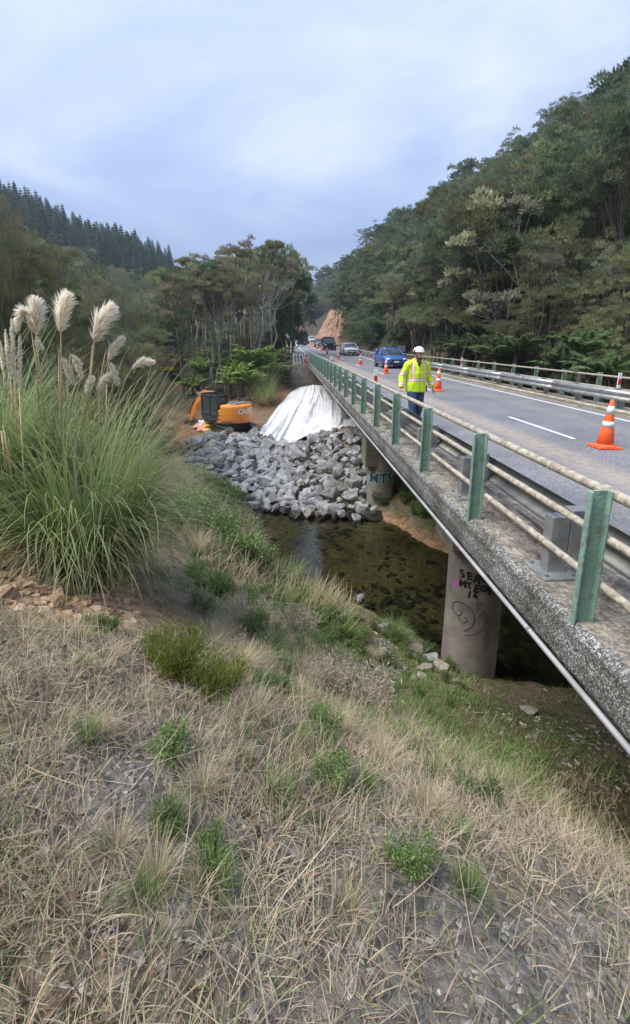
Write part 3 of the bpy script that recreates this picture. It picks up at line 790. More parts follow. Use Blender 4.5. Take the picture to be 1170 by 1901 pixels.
# small white fence on the far abutment, with leaning palings
f = thing('picket_fence', 'short white paling fence leaning on top of the far concrete abutment', 'fence', (.5, 46.0, -.08))
b = MB(); b.tube([(0, -.3, .85), (.9, .3, .80)], .035, 6); b.build('rail', M['dirty_white'], f)
b = MB(); b.tube([(0, -.3, .10), (.9, .3, .1)], .03, 6); b.build('rail', M['dirty_white'], f)
for i in range(4):
    b = MB(); x = i * .3; yv = -.3 + i * .2; b.box((x, yv - .06, .48), (.12, .03, .95), ry=-.12 * (i > 0)); b.build('paling', M['dirty_white'], f)
# timber crib wall beside the abutment
f = thing('crib_wall', 'stacked dark timber crib wall left of the far abutment', 'retaining wall', (.1, 45.6, -2.5))
b = MB(); b.box((0, 0, 0), (.75, .25, .15)); cme = b.mesh('log', True, .01)
for i in range(12):
    o = link('timber', cme, M['bark_dark'], f); o.location = (-.05 * (i % 2) - .15, (i % 2) * .12, .1 + i * .19); o.rotation_euler = (0, 0, .15 * (-1) ** i)

# ------------------------------------------------------------------ vegetation tools
def unit(v): return v / np.maximum(np.linalg.norm(v, axis=-1, keepdims=True), 1e-9)
def leaves(P, D, L, Wd, col, R=rng, cup=0.0):
    """one rhombic leaf per point: P base, D direction, L length, Wd width"""
    n = len(P); D = unit(D); side = unit(np.cross(D, unit(R.normal(size=(n, 3)))))
    L = np.broadcast_to(L, n)[:, None]; Wd = np.broadcast_to(Wd, n)[:, None]
    nrm = np.cross(D, side)
    m = P + D * L * .5 + nrm * L * cup
    V = np.stack([P, m + side * Wd / 2, P + D * L, m - side * Wd / 2], 1).reshape(-1, 3)
    return V, np.arange(4 * n).reshape(n, 4), np.repeat(col, 4, axis=0)
def blade_arrays(P, az, L, lean, droop, w, nseg, col, R=rng, tipcol=None, sidewob=.25):
    """long thin leaves; angle from the vertical grows from lean to lean+droop"""
    n = len(P); az = az + 0; rows = []; cs = []
    p = P.copy(); daz = R.normal(size=n) * sidewob
    for s in range(nseg + 1):
        t = s / nseg
        a = az + daz * t; thh = np.clip(lean + droop * t ** 1.55, -.2, 3.0)
        d = np.stack([np.sin(a) * np.sin(thh), np.cos(a) * np.sin(thh), np.cos(thh)], -1)
        if s: p = p + d * (L / nseg)[:, None]
        side = np.stack([np.cos(a), -np.sin(a), 0 * a], -1)
        ww = (w * (1 - t) ** .7 + .0006)[:, None] * .5
        rows.append(np.stack([p - side * ww, p + side * ww], 1))
        c = col if tipcol is None else col * (1 - t * t) + tipcol * t * t
        cs.append(np.repeat(c[:, None], 2, 1))
    V = np.stack(rows, 1); C = np.stack(cs, 1)           # n, nseg+1, 2, 3
    b = (np.arange(n) * (nseg + 1) * 2)[:, None, None] + (np.arange(nseg) * 2)[None, :, None]
    F = b + np.array([0, 1, 3, 2])[None, None]
    return V.reshape(-1, 3), F.reshape(-1, 4), C.reshape(-1, 3)
def join(parts):
    Vs, Fs, Cs = [], [], []; o = 0
    for V, F, C in parts: Vs.append(V); Fs.append(F + o); Cs.append(C); o += len(V)
    return np.concatenate(Vs), np.concatenate(Fs), np.concatenate(Cs)
def jit(c, n, s, R=rng):
    c = np.array(c, float)
    return np.clip(c * (1 + R.normal(size=(n, 1)) * s) * (1 + R.normal(size=(n, 3)) * s * .25), .004, .95)

OLIVE = (.235, .245, .12); DARKG = (.095, .155, .08); MIDG = (.165, .215, .11); BROWNG = (.26, .23, .155); GREYG = (.255, .265, .19); BLUEG = (.135, .185, .12); BRIGHT = (.15, .25, .04)
def tree_mesh(seed, H=10.0, R_=3.2, stems=4, cb=.55, pads=26, nleaf=9000, size=.26, cols=((OLIVE, .6), (DARKG, .4)), flat=.42, tr=.14, up=.8, pad_r=1.15, bare=True, asp=.2, low=0.0, shell=.25):
    r = np.random.default_rng(seed); pr = random.Random(seed)
    tb = MB(); tb.smooth = True
    padc = []
    for i in range(pads):
        t = r.random() ** .8; z = H * (cb + (1 - cb) * t)
        rad = R_ * math.sqrt(max(0, 1 - ((t - .38) / .72) ** 2)) if low == 0 else R_ * (1 - t ** 2.2) ** .5
        a = r.random() * 2 * PI; q = rad * math.sqrt(r.random()) ** .7
        padc.append(np.array([q * math.cos(a), q * math.sin(a), z]))
    padc = np.array(padc)
    # stems climb and fork towards the pads
    st = []
    for i in range(stems):
        a = i / stems * 2 * PI + r.random(); l = .12 + .2 * r.random()
        mid = np.array([math.cos(a) * R_ * l, math.sin(a) * R_ * l, H * cb * (.75 + .3 * r.random())])
        base = np.array([math.cos(a) * .18 * (stems > 1), math.sin(a) * .18 * (stems > 1), -.3])
        pts = [base + (mid - base) * t + np.array([r.normal() * .10, r.normal() * .10, 0]) * math.sin(t * PI) * 1.6 for t in np.linspace(0, 1, 6)]
        tb.tube(pts, [tr * (1 - .55 * t) / math.sqrt(stems) * 1.5 for t in np.linspace(0, 1, 6)], 6); st.append((mid, pts))
    for c in padc:
        k = int(np.argmin([np.linalg.norm((m - c)[:2]) + .3 * r.random() for m, _ in st])); m, pts = st[k]
        s0 = pts[3] if c[2] < m[2] * 1.15 else m
        md = (s0 + c) / 2 + np.array([r.normal() * .25, r.normal() * .25, -.15 * r.random()])
        w = tr * .34
        tb.tube([s0, md, c], [w, w * .65, w * .25], 4, cap=False)
        for _ in range(2):
            e_ = c + r.normal(size=3) * np.array([.7, .7, .3]) * pad_r; tb.tube([md, (md + e_) / 2 + r.normal(size=3) * .12, e_], [w * .5, w * .35, w * .12], 3, cap=False)
    Vs = []
    wts = r.random(len(padc)) * .8 + .6; wts /= wts.sum()
    ws = np.array([w for _, w in cols]); ws = ws / ws.sum()
    for c, w in zip(padc, wts):
        n = int(nleaf * w); rad = pad_r * (.7 + .6 * r.random())
        sub = r.normal(size=(max(3, n // 70), 3)) * np.array([.55, .55, flat * .55]) * rad          # twig tufts inside a pad
        j = r.integers(0, len(sub), n)
        u = unit(r.normal(size=(n, 3)))
        u[:, 2] = np.abs(u[:, 2]) * .9 - .15
        P = c + sub[j] + u * rad * shell * (.4 + .6 * r.random((n, 1)))
        D = unit(u + np.array([0, 0, up]) + .35 * unit(sub[j] + 1e-6) + r.normal(size=(n, 3)) * .25)
        base = cols[int(r.choice(len(cols), p=ws))][0]
        tuft = 1 + r.normal(size=(len(sub), 1)) * .16
        C = jit(base, n, .13, r) * tuft[j]
        Vs.append(leaves(P, D, size * (.6 + .8 * r.random(n)), size * asp * (.6 + .8 * r.random(n)), np.clip(C, .004, .9), r, .05))
    V, F, C = join(Vs)
    return tb.mesh('trunk', False), fast_mesh('crown', V, F, C)
def put_tree(name, kind, x, y, H, label, cat='tree', group=None, bark='bark', rz=None, wide=1.0, leafmat='leaf', z=None):
    tm, cm = kind
    zz = hz(x, y) - .05 if z is None else z
    s = H / 10.0
    t = thing(name, label, cat, (x, y, zz), random.random() * 6.28 if rz is None else rz, group, (s * wide, s * wide, s))
    link('trunk', tm, M[bark], t); link('crown', cm, M[leafmat], t)
    return t
def polar(px, r):
    p = at_r(px, 634, r); return float(p[0]), float(p[1])

# kinds; every mesh is 10 m tall and is scaled
K_kan = [tree_mesh(10 + i, 10, 2.7 + .4 * (i % 2), 2 + i % 3, .62, 24, 17000, .20, ((OLIVE, .5), (GREYG, .2), (DARKG, .1), (BROWNG, .2)), .36, .11, .9, 1.0) for i in range(4)]
K_tall = [tree_mesh(30 + i, 10, 2.7, 3, .38, 32, 27000, .19, ((BLUEG, .45), (MIDG, .3), (OLIVE, .25)), .5, .12, .7, 1.2, asp=.28) for i in range(4)]
K_oliv = [tree_mesh(50 + i, 10, 3.3, 3, .28, 38, 34000, .17, ((OLIVE, .6), (GREYG, .25), (MIDG, .15)), .42, .12, .9, 1.05, asp=.16) for i in range(2)]
K_bush = [tree_mesh(70 + i, 10, 5.2, 4, .12, 44, 22000, .34, ((BROWNG, .35), (OLIVE, .45), (DARKG, .2)), .6, .2, 1.0, 1.7, asp=.12, low=1, shell=.4) for i in range(3)]
K_dark = [tree_mesh(90 + i, 10, 5.0, 3, .10, 36, 12000, .5, ((DARKG, .6), (MIDG, .3), (BLUEG, .1)), .6, .2, .5, 1.8, asp=.35, low=1, shell=.4) for i in range(3)]
K_near = tree_mesh(120, 10, 5.0, 5, .12, 60, 46000, .27, ((BROWNG, .2), (GREYG, .3), (OLIVE, .4), (DARKG, .1)), .42, .2, .9, 1.5, asp=.13, low=1, shell=.38)
K_white = tree_mesh(130, 10, 2.4, 3, .42, 26, 12000, .34, (((.46, .47, .30), .4), (GREYG, .3), (MIDG, .35)), .5, .15, .4, .8, asp=.4)
def pine_mesh(seed):
    r = np.random.default_rng(seed); Vs = []
    n = 620; t = r.random(n) ** .75; z = 1.2 + 8.6 * t; rad = 1.55 * (1 - t) ** .85 * (.45 + .55 * r.random(n)) + .05
    lay = np.round(z * 1.6) / 1.6; z = z * .4 + lay * .6; a = r.random(n) * 2 * PI
    P = np.stack([rad * np.cos(a) * .35, rad * np.sin(a) * .35, z], -1)
    D = np.stack([np.cos(a), np.sin(a), .25 + .5 * t], -1)
    V = leaves(P, D, rad * .9 + .3, .38 * (1 - .5 * t), jit((.075, .14, .085), n, .25, r), r, .08)
    b = MB(); b.tube([(0, 0, -.5), (0, 0, 5), (0, 0, 10)], [.16, .1, .02], 4)
    tv = np.array(b.v); 
    F4 = np.array([f for f in b.f if len(f) == 4])
    V, F, C = join([V, (tv, F4, np.tile(np.array([.07, .05, .04]), (len(tv), 1)))])
    return fast_mesh('pine_tree', V, F, C)
K_pine = [pine_mesh(200 + i) for i in range(5)]

# ---- pine plantation on the skyline ridge, left
R_ = random.Random(11)
cnt = 0; acc = []
for _ in range(9000):
    if cnt >= 285: break
    px_ = R_.uniform(-50, 328); r = R_.uniform(168, 262)
    x, y = polar(px_, r)
    if any((x - a) ** 2 + (y - b_) ** 2 < 15 for a, b_ in acc): continue
    z = hz(x, y); _, py_ = pix((x, y, z))
    low = np.interp(px_, [-50, 70, 130, 200, 280, 325], [470, 485, 500, 525, 548, 560])
    if py_ > low or z < 8: continue
    acc.append((x, y)); cnt += 1
    o = link('pine_tree', K_pine[cnt % 5], M['leaf'], label='dark green pine in the plantation on the left skyline ridge', cat='tree', group='pines on the left ridge')
    H = R_.uniform(11, 15.5); o.location = (x, y, z - .3); o.scale = (H / 10 * R_.uniform(.85, 1.2),) * 2 + (H / 10,); o.rotation_euler = (0, 0, R_.random() * 6)
print('pines', cnt)
# ---- native bush covering the hill below the pines and the valley sides
def fill(n, x0, x1, r0, r1, kinds, h0, h1, name, label, group, sep, bark='bark_dark', wide=1.0, ok=None, seed=1, cat='tree'):
    R = random.Random(seed); acc = []; k = 0
    for _ in range(n * 40):
        if k >= n: break
        px_ = R.uniform(x0, x1); r = math.sqrt(R.uniform(r0 * r0, r1 * r1)); x, y = polar(px_, r)
        if any((x - a) ** 2 + (y - b_) ** 2 < sep * sep for a, b_ in acc): continue
        if ok and not ok(x, y, px_, r): continue
        acc.append((x, y)); k += 1
        put_tree(name, kinds[R.randrange(len(kinds))], x, y, R.uniform(h0, h1), label, cat, group, bark, wide=wide * R.uniform(.85, 1.2))
    return k
def offroad(x, y, px_=0, r=0): return abs(x - road_x(y)) > 7.0
fill(80, -40, 345, 95, 175, K_bush + K_dark, 5, 8.5, 'bush_tree', 'rounded olive native tree on the left hillside below the pines', 'native trees below the pines', 4.6, seed=2)
fill(40, -30, 330, 52, 95, K_bush + K_dark + K_kan[:2], 5, 7.5, 'bush_tree', 'dark scrubby tree filling the valley side beyond the brown bushes', 'scrub in the left valley', 4.0, seed=3, ok=lambda x, y, p, r: not (280 < p < 352 and r < 82))
fill(9, 335, 420, 75, 120, K_dark, 5, 8, 'bush_tree', 'dark tree behind the pale trunked grove left of the road', 'dark trees behind the grove', 4.0, seed=4)
# nearer brown-green kanuka shrubs on the left
for x_, r, ty, lab, kd in ((-35, 17, 395, 'large dark feathery tree rising at the left edge behind the pampas plumes', K_near),
                           (-60, 14, 430, 'dark feathery tree mostly cut off by the left edge', K_near),
                           (85, 19, 500, 'grey green feathery tree between the tall left tree and the brown shrub', K_oliv[0]),
                           (155, 23, 548, 'dark twiggy tree right behind the two tallest plumes', K_oliv[1]),
                           (215, 27, 553, 'broad brownish feathery shrub right of the pampas plumes', K_near),
                           (212, 31, 610, 'low brown feathery shrub left of the dirt track', K_bush[1]),
                           (120, 30, 532, 'olive tree rising behind the brownish shrub', K_oliv[0]),
                           (30, 30, 496, 'olive tree far behind the tall left edge tree', K_bush[0]),
                           (190, 38, 545, 'dull olive tree crown at the foot of the pine hill', K_bush[1]),
                           (250, 44, 570, 'grey green tree crown left of the grove', K_oliv[1])):
    x, y = polar(x_, r); z = hz(x, y); top = EYE + (634 - ty) / 907 * r
    put_tree('kanuka_tree', kd, x, y, top - z, lab, 'tree', 'feathery trees on the left', 'bark_dark', wide={17: .42, 14: .4, 19: .8, 23: .9, 27: .5, 31: .5, 30: .85, 44: 1.2}.get(r, .8))
# the grove of pale trunked trees left of the bridge
for i, (x_, r, ty, lab) in enumerate(((338, 47, 520, 'leftmost leaning pale trunked tree of the grove'), (362, 52, 503, 'flat topped tree second from the left in the grove'),
        (392, 49, 497, 'forked pale tree behind the digger'), (418, 47, 520, 'pale branching tree with a thin purplish crown in the middle of the grove'), (432, 57, 493, 'dark crowned tree at the back of the grove'),
        (462, 56, 486, 'slender tree left of the tallest tree in the grove'), (480, 47, 468, 'tallest tree of the grove with white forked trunks'), (505, 52, 482, 'pale trunked tree right of the tallest tree'),
        (520, 60, 495, 'dark tree behind the right side of the grove'), (538, 57, 492, 'bushy dark green tree at the right end of the grove'), (500, 63, 500, 'thin tree at the rear right of the grove'),
        (375, 63, 515, 'thin tree at the rear left of the grove'), (447, 66, 500, 'dense crown closing the rear of the grove'), (545, 72, 560, 'small dark tree beside the road at the grove edge'), (410, 70, 510, 'small crowned tree deep in the grove'))):
    x, y = polar(x_, r); z = hz(x, y); top = EYE + (634 - ty) / 907 * r
    put_tree('kanuka_tree', K_kan[i % 4] if i != 9 else K_dark[1], x, y, top - z, lab, 'tree', 'pale trunked grove', 'bark', wide=.95 if i != 9 else .5)
# scrub below the grove
fill(22, 350, 548, 52, 74, K_dark + K_bush, 2.6, 4.6, 'shrub', 'dark shrub under the pale trunked grove', 'undergrowth of the grove', 2.2, seed=6, ok=offroad, cat='shrub')
fill(8, 525, 560, 62, 120, K_dark + K_bush, 3.0, 4.2, 'shrub', 'shrub on the left verge of the road past the bridge', 'verge shrubs', 3, seed=16, cat='shrub', ok=lambda x, y, p, r: x < road_x(y) - 6.2)
# far trees closing the road
fill(24, 520, 640, 214, 262, K_tall + K_dark, 9, 13, 'bush_tree', 'distant dark tree where the road bends out of sight', 'distant trees at the bend', 4.5, seed=7, ok=lambda x, y, p, r: True)
fill(16, 470, 549, 95, 205, K_dark + K_bush, 5, 8, 'bush_tree', 'dark tree left of the road before the bend', 'trees left of the far road', 3.5, seed=8, ok=lambda x, y, p, r: x < road_x(y) - 7.5)
# ---- forest on the right
def slip_free(x, y, p=0, r=0):
    return x > 11.8 and not (95 < y < 128 and x < 15.0) 
key = ((826, 40, 470, 'slim tree with a knotty pale trunk behind the worker', K_tall[0], .9),
       (892, 33, 425, 'tall tree with four close reddish trunks behind the far rail', K_tall[1], .95),
       (942, 31, 392, 'tall tree flecked with whitish blossom', K_white, 1.0),
       (1012, 28, 478, 'broad olive feathery tree leaning over the far guardrail', K_oliv[0], 1.0),
       (950, 29, 605, 'low olive tree spreading in front of the reddish trunks', K_oliv[1], 1.3),
       (1085, 27, 540, 'olive tree in the forest edge near the right picture edge', K_oliv[1], 1.0),
       (1160, 25, 500, 'feathery olive tree cut by the right edge', K_oliv[0], .9),
       (1100, 34, 400, 'tall purplish crowned tree at the upper right', K_kan[1], 1.1),
       (1215, 25, 600, 'low grey green shrub by the far rail at the right edge', K_bush[0], .8),
       (770, 52, 440, 'dark green tree rising above the blue car', K_tall[2], 1.0),
       (725, 64, 470, 'dark green tree above the silver car', K_tall[3], 1.1))
for x_, r, ty, lab, kd, wd in key:
    x, y = polar(x_, r); z = hz(x, y); top = EYE + (634 - ty) / 907 * r
    put_tree('forest_tree', kd, x, y, top - z, lab, 'tree', None, 'bark', wide=wd * (1.0 if top - z < 12 else .8))
fill(46, 700, 1260, 30, 62, K_tall + K_oliv + K_kan[:2], 8.5, 12.5, 'forest_tree', 'forest tree on the slope right of the bridge', 'forest on the right slope', 3.2, 'bark', seed=21, ok=lambda x, y, p, r: slip_free(x, y) and not (880 < p < 1005 and r < 40))
fill(55, 655, 1260, 62, 125, K_tall + K_oliv + K_dark, 8.5, 12.5, 'forest_tree', 'forest tree higher up the slope right of the road', 'forest high on the right slope', 4.2, 'bark', seed=22, ok=slip_free)
fill(16, 608, 690, 118, 175, K_kan + K_tall, 7, 10, 'forest_tree', 'thin topped tree on the ridge above the clay slip', 'trees above the clay slip', 3.6, 'bark', seed=23, ok=lambda x, y, p, r: x > road_x(y) + 9 and slip_free(x, y))
fill(46, 655, 1250, 22, 60, K_dark, 2.2, 4.2, 'shrub', 'dark shrub at the foot of the forest beyond the far guardrail', 'undergrowth of the right forest', 2.0, seed=24, cat='shrub', ok=lambda x, y, p, r: x > 12.2)
fill(22, 632, 700, 60, 112, K_dark + K_bush, 2.5, 4.5, 'shrub', 'dark shrub on the bank right of the queue of cars', 'bank shrubs right of the cars', 2.2, seed=25, cat='shrub', ok=lambda x, y, p, r: x > road_x(y) + 6.2 and not (96 < y < 122 and x < 13.8))

# ---- tree ferns
def frond_mesh(seed, L=1.6, col=(.125, .185, .075)):
    r = np.random.default_rng(seed); n = 26; Vs = []
    t = np.linspace(.12, 1, n); ang = .35 + 1.15 * t ** 1.2
    ds = L / n; x = np.cumsum(np.sin(ang)) * ds; z = np.cumsum(np.cos(ang)) * ds
    P = np.stack([0 * x, x, z], -1); w = .34 * np.sin(np.clip(t * 1.05, 0, 1) * PI) ** .7 + .03
    for s in (-1, 1):
        for k in range(2):
            D = np.stack([s * np.ones(n), .45 + 0 * t, -.25 + 0 * t + .1 * k], -1) + r.normal(size=(n, 3)) * .1
            Vs.append(leaves(P + np.array([0, ds * .5 * k, 0]), D, w * (.9 + .2 * r.random(n)), .085, jit(col, n, .22, r), r, 0))
    V, F, C = join(Vs); return fast_mesh('frond', V, F, C)
K_fr = [frond_mesh(300 + i) for i in range(3)]; K_frb = [frond_mesh(310 + i, 1.6, (.27, .37, .10)) for i in range(3)]
b = MB(); b.smooth = True; b.tube([(0, 0, -.4), (.03, 0, .5), (0, .02, 1.0)], [.12, .10, .09], 8); fern_trunk = b.mesh('trunk', False)
def tree_fern(x, y, h, label, s=1.0, z=None, group='tree ferns', nf=15, fr=K_fr):
    zz = hz(x, y) if z is None else z
    t = thing('tree_fern', label, 'fern', (x, y, zz), random.random() * 6, group)
    o = link('trunk', fern_trunk, M['bark_dark'], t); o.scale = (1, 1, h)
    for i in range(nf):
        o = link('frond', fr[i % 3], M['leaf'], t); o.location = (0, 0, h); o.rotation_euler = (random.uniform(-.15, .5) * -1, 0, i * 2 * PI / nf + random.uniform(-.2, .2)); o.scale = (s * random.uniform(.85, 1.15),) * 3
for x_, r, ty, s, lab in ((470, 44, 672, 1.5, 'bright tree fern above the digger cab'), (492, 45, 690, 1.4, 'bright tree fern right of the digger'), (448, 46, 690, 1.3, 'low bright fern behind the digger cab'),
                       (425, 45, 712, 1.2, 'small fern left of the pale tree trunk'), (372, 50, 690, 1.4, 'fern at the foot of the leaning pale tree'), (352, 48, 715, 1.2, 'fern beside the dirt track'), (505, 50, 668, 1.3, 'fern high on the bank below the tallest grove tree'),
                       (400, 55, 672, 1.4, 'fern deep under the grove'), (520, 46, 705, 1.0, 'small fern left of the concrete abutment'), (460, 42, 715, 1.2, 'lowest bright fern right behind the digger'), (440, 42, 700, 1.2, 'fern touching the digger roof line')):
    x, y = polar(x_, r); z = hz(x, y); tree_fern(x, y, max(.4, EYE + (634 - ty) / 907 * r - z), lab, s * 1.1, fr=K_frb)
for x_, r, ty, s, lab in ((905, 30, 655, 1.4, 'tree fern behind the far rail right of the worker'), (930, 28, 664, 1.3, 'tree fern under the four reddish trunks'), (865, 34, 652, 1.4, 'tree fern just right of the helmet of the worker'), (1085, 21, 650, 1.2, 'drooping tree fern below the broad olive tree'),
                       (1050, 22, 680, 1.1, 'low tree fern between two far rail posts'), (1130, 19, 690, 1.1, 'tree fern near the right hand marker post'), (848, 37, 645, 1.4, 'tree fern behind the slim pale trunk'), (960, 27, 655, 1.3, 'tree fern left of the broad olive tree'), (743, 54, 632, 1.3, 'tree fern above the blue car roof')):
    x, y = polar(x_, r); z = hz(x, y); tree_fern(x, y, max(.4, EYE + (634 - ty) / 907 * r - z), lab, s * .8)

# ---- pampas grass
def pampas(name, label, px_, py_, r, nl, L0, L1, stems, plumes, seed, azb=None, lowdry=.3, base_r=.32, dz=0):
    R = np.random.default_rng(seed); p0 = at_r(px_, py_, r); p0[2] = hz(p0[0], p0[1]) + dz
    t = thing(name, label, 'pampas grass', p0)
    n = nl; az = R.random(n) * 2 * PI
    if azb is not None: az = np.where(R.random(n) < .25, azb + R.normal(size=n) * .8, az)
    rad = base_r * np.sqrt(R.random(n)); P = np.stack([np.sin(az) * rad, np.cos(az) * rad, R.random(n) * .25], -1)
    lean = np.abs(R.normal(size=n)) * .11 + .02; droop = .7 + R.random(n) * 2.3
    L = (L0 + (L1 - L0) * R.random(n) ** .8) * (1.12 - .42 * (droop - .7) / 2.3)
    col = jit((.23, .32, .10), n, .28, R); gray = R.random(n) < .35; col[gray] = jit((.25, .32, .16), gray.sum(), .15, R)
    dry = R.random(n) < lowdry; col[dry] = jit((.50, .42, .26), dry.sum(), .18, R); droop[dry] += .5; L[dry] *= .62; lean[dry] += .45 * R.random(dry.sum())
    tip = col * .5 + np.array([.36, .33, .18]) * .5
    V, F, C = blade_arrays(P, az, L, lean, droop, .008 + .007 * R.random(n), 10, col, R, tip, .55)
    link('leaf_blades', fast_mesh('leaf_blades', V, F, C), M['blade'], t, kind='stuff')
    loc = lambda q, rr: at_r(q[0], q[1], rr) - p0
    for a, c_, m_, rr, w in stems:
        b = MB(); b.smooth = True; A_, B_ = loc(a, rr), loc(c_, rr); mid = (A_ + B_) / 2 + np.array([.02 * m_, 0, 0])
        b.tube([A_, mid, B_], [w, w * .9, w * .75], 6); b.build('stem', mat_straw, t)
    for path, rr, w, drp in plumes:
        Q = np.array([loc(q, rr) for q in path]); s = np.linspace(0, 1, len(Q)); n = int(900 * max(w, .05) / .07)
        n = max(700, min(2200, n * 2)); tt = R.random(n) ** .9
        P = np.stack([np.interp(tt, s, Q[:, k]) for k in range(3)], -1)
        dirv = unit(np.stack([np.interp(np.minimum(tt + .08, 1), s, Q[:, k]) - np.interp(np.maximum(tt - .08, 0), s, Q[:, k]) for k in range(3)], -1))
        out = unit(np.cross(dirv, R.normal(size=(n, 3)))) + np.array([.45, 0, 0]) * drp
        wid = w * np.sin(np.clip(tt * .86 + .12, 0, 1) * PI) ** .6
        D = unit(dirv * 1.25 + out * .75)
        # each hair a bent two-piece filament
        Lh = wid * (.4 + 1.15 * R.random(n) ** 1.5); D = unit(D + R.normal(size=(n, 3)) * .16); bend = np.array([.3 * drp, 0, -.15])
        a1 = P + D * Lh[:, None] * .55; a2 = a1 + unit(D + bend) * Lh[:, None] * .75
        sd = unit(np.cross(D, R.normal(size=(n, 3)))) * .0021
        col = np.clip(jit((.95, .885, .78), n, .04, R), 0, .96)
        V = np.stack([P - sd, P + sd, a1 + sd * 1.4, a1 - sd * 1.4, a2 + sd * .3, a2 - sd * .3], 1).reshape(-1, 3)
        i0 = np.arange(n)[:, None] * 6; F = np.concatenate([i0 + np.array([0, 1, 2, 3]), i0 + np.array([3, 2, 4, 5])])
        link('plume', fast_mesh('plume', V, F, np.repeat(col, 6, 0)), M['plume'], t)
    return t
mat_straw = mat('straw_stem', (.44, .33, .17), (.62, .50, .31), .7, scale=12)
r_ = 4.6
pampas('pampas_clump', 'large pampas clump with tall cream plumes at the edge of the bank', 165, 1078, r_, 3300, .6, 2.05,
       [((84, 780), (66, 620), 0, r_, .006), ((72, 760), (58, 612), 1, r_, .006), ((114, 800), (113, 616), 0, r_, .007), ((108, 790), (110, 650), 0, r_, .005), ((120, 800), (131, 655), 0, r_, .005),
        ((150, 800), (175, 634), 1, r_, .008), ((158, 790), (172, 640), 0, r_, .006), ((172, 780), (197, 648), 0, r_, .005), ((185, 770), (203, 668), 0, r_, .005), ((205, 760), (245, 684), -1, r_, .005),
        ((197, 820), (198, 715), 0, r_ - .9, .004), ((163, 760), (170, 705), 0, r_, .004), ((118, 720), (114, 663), 0, r_, .004), ((137, 720), (133, 657), 0, r_, .004), ((210, 740), (205, 672), 0, r_, .004), ((170, 750), (182, 722), 0, r_, .004)],
       [([(67, 624), (65, 590), (63, 555)], r_, .075, .5), ([(58, 612), (54, 584), (44, 577), (36, 592), (31, 616)], r_, .045, -.3), ([(113, 618), (113, 580), (124, 546)], r_, .080, .4),
        ([(174, 636), (183, 600), (206, 569)], r_, .095, .8), ([(201, 670), (209, 648), (228, 626)], r_, .052, .5), ([(245, 685), (262, 671), (286, 672)], r_, .042, .3),
        ([(115, 663), (124, 680), (137, 713)], r_, .035, .0), ([(133, 657), (142, 670), (152, 702)], r_, .035, .1), ([(205, 672), (212, 690), (219, 715)], r_, .035, 0), ([(181, 726), (190, 708), (205, 694)], r_, .038, .3),
        ([(160, 735), (164, 715), (172, 700)], r_, .035, .2), ([(68, 622), (70, 635), (79, 648)], r_, .025, 0)], 1, base_r=.5)
pampas('pampas_clump', 'pampas clump at the left picture edge with narrow upright plumes', 0, 975, 5.4, 2300, .8, 1.9,
       [((45, 880), (36, 722), 0, 4.6, .007), ((26, 830), (20, 705), 0, 4.6, .006), ((33, 840), (28, 715), 0, 4.6, .006), ((20, 880), (6, 790), 0, 4.2, .006), ((60, 1010), (36, 720), -1, 4.3, .006), ((12, 740), (6, 690), 0, 4.6, .005), ((12, 870), (3, 800), 0, 4.0, .008), ((24, 895), (8, 800), 0, 4.0, .006)],
       [([(20, 706), (14, 660), (10, 612)], 4.6, .021, 0), ([(28, 716), (24, 650), (21, 592)], 4.6, .023, 0), ([(36, 722), (37, 670), (37, 620)], 4.6, .021, 0), ([(6, 690), (3, 660), (0, 634)], 4.6, .019, 0)], 2)
pampas('pampas_clump', 'low pampas clump behind the two big ones, without plumes', 110, 1000, 6.2, 1700, .8, 2.05, [], [], 3)
x, y = polar(497, 41); 
pampas('toetoe_clump', 'drooping grass clump on the brown bank between digger and tarpaulin', 492, 738, 40.5, 1200, 2.0, 3.6, [], [], 4, lowdry=.4, base_r=.6).scale = (1, 1, 1)

# ------------------------------------------------------------------ rocks, tarpaulin, bags
def in_poly(x, y, poly):
    x = np.asarray(x); y = np.asarray(y); c = np.zeros(x.shape, bool); n = len(poly)
    for i in range(n):
        x1, y1 = poly[i]; x2, y2 = poly[(i + 1) % n]
        k = ((y1 > y) != (y2 > y)) & (x < (x2 - x1) * (y - y1) / (y2 - y1 + 1e-12) + x1); c ^= k
    return c
def pixv(X, Y, Z):
    v = np.stack([X, Y, Z - EYE], -1); a = v @ cF
    return PCX + FPX * (v @ cR) / a, PCY - FPX * (v @ cU) / a, a
def rock_mesh(seed, sq=(1, .85, .7), n=15, cuts=0):
    r = np.random.default_rng(seed); bm = bmesh.new()
    P = unit(r.normal(size=(n, 3))); P = np.sign(P) * np.abs(P) ** .75; P = P / np.abs(P).max() * .5 * np.array(sq) * (.85 + .3 * r.random((n, 1)))
    for p in P: bm.verts.new(p)
    bmesh.ops.convex_hull(bm, input=bm.verts)
    for v in [v for v in bm.verts if not v.link_faces]: bm.verts.remove(v)
    bmesh.ops.dissolve_limit(bm, angle_limit=.22, verts=bm.verts, edges=bm.edges)
    bmesh.ops.bevel(bm, geom=bm.edges[:], offset=.022, segments=1, affect='EDGES', clamp_overlap=True)
    bmesh.ops.recalc_face_normals(bm, faces=bm.faces)
    me = bpy.data.meshes.new('rock'); bm.to_mesh(me); bm.free(); return me
K_rock = [rock_mesh(400 + i, (1, .75 + .2 * (i % 3) / 2, .55 + .25 * (i % 4) / 3)) for i in range(16)]
rip_poly = [(350, 866), (358, 830), (395, 813), (450, 810), (480, 812), (525, 834), (545, 834), (590, 808), (640, 804), (672, 800), (700, 806), (702, 955), (690, 956), (640, 966), (600, 966), (540, 960), (480, 944), (430, 928), (380, 895)]
rip = thing('rock_revetment', 'bank of loose angular grey boulders below the white tarpaulin and the digger', 'rock bank', (-1, 26, -4.5))
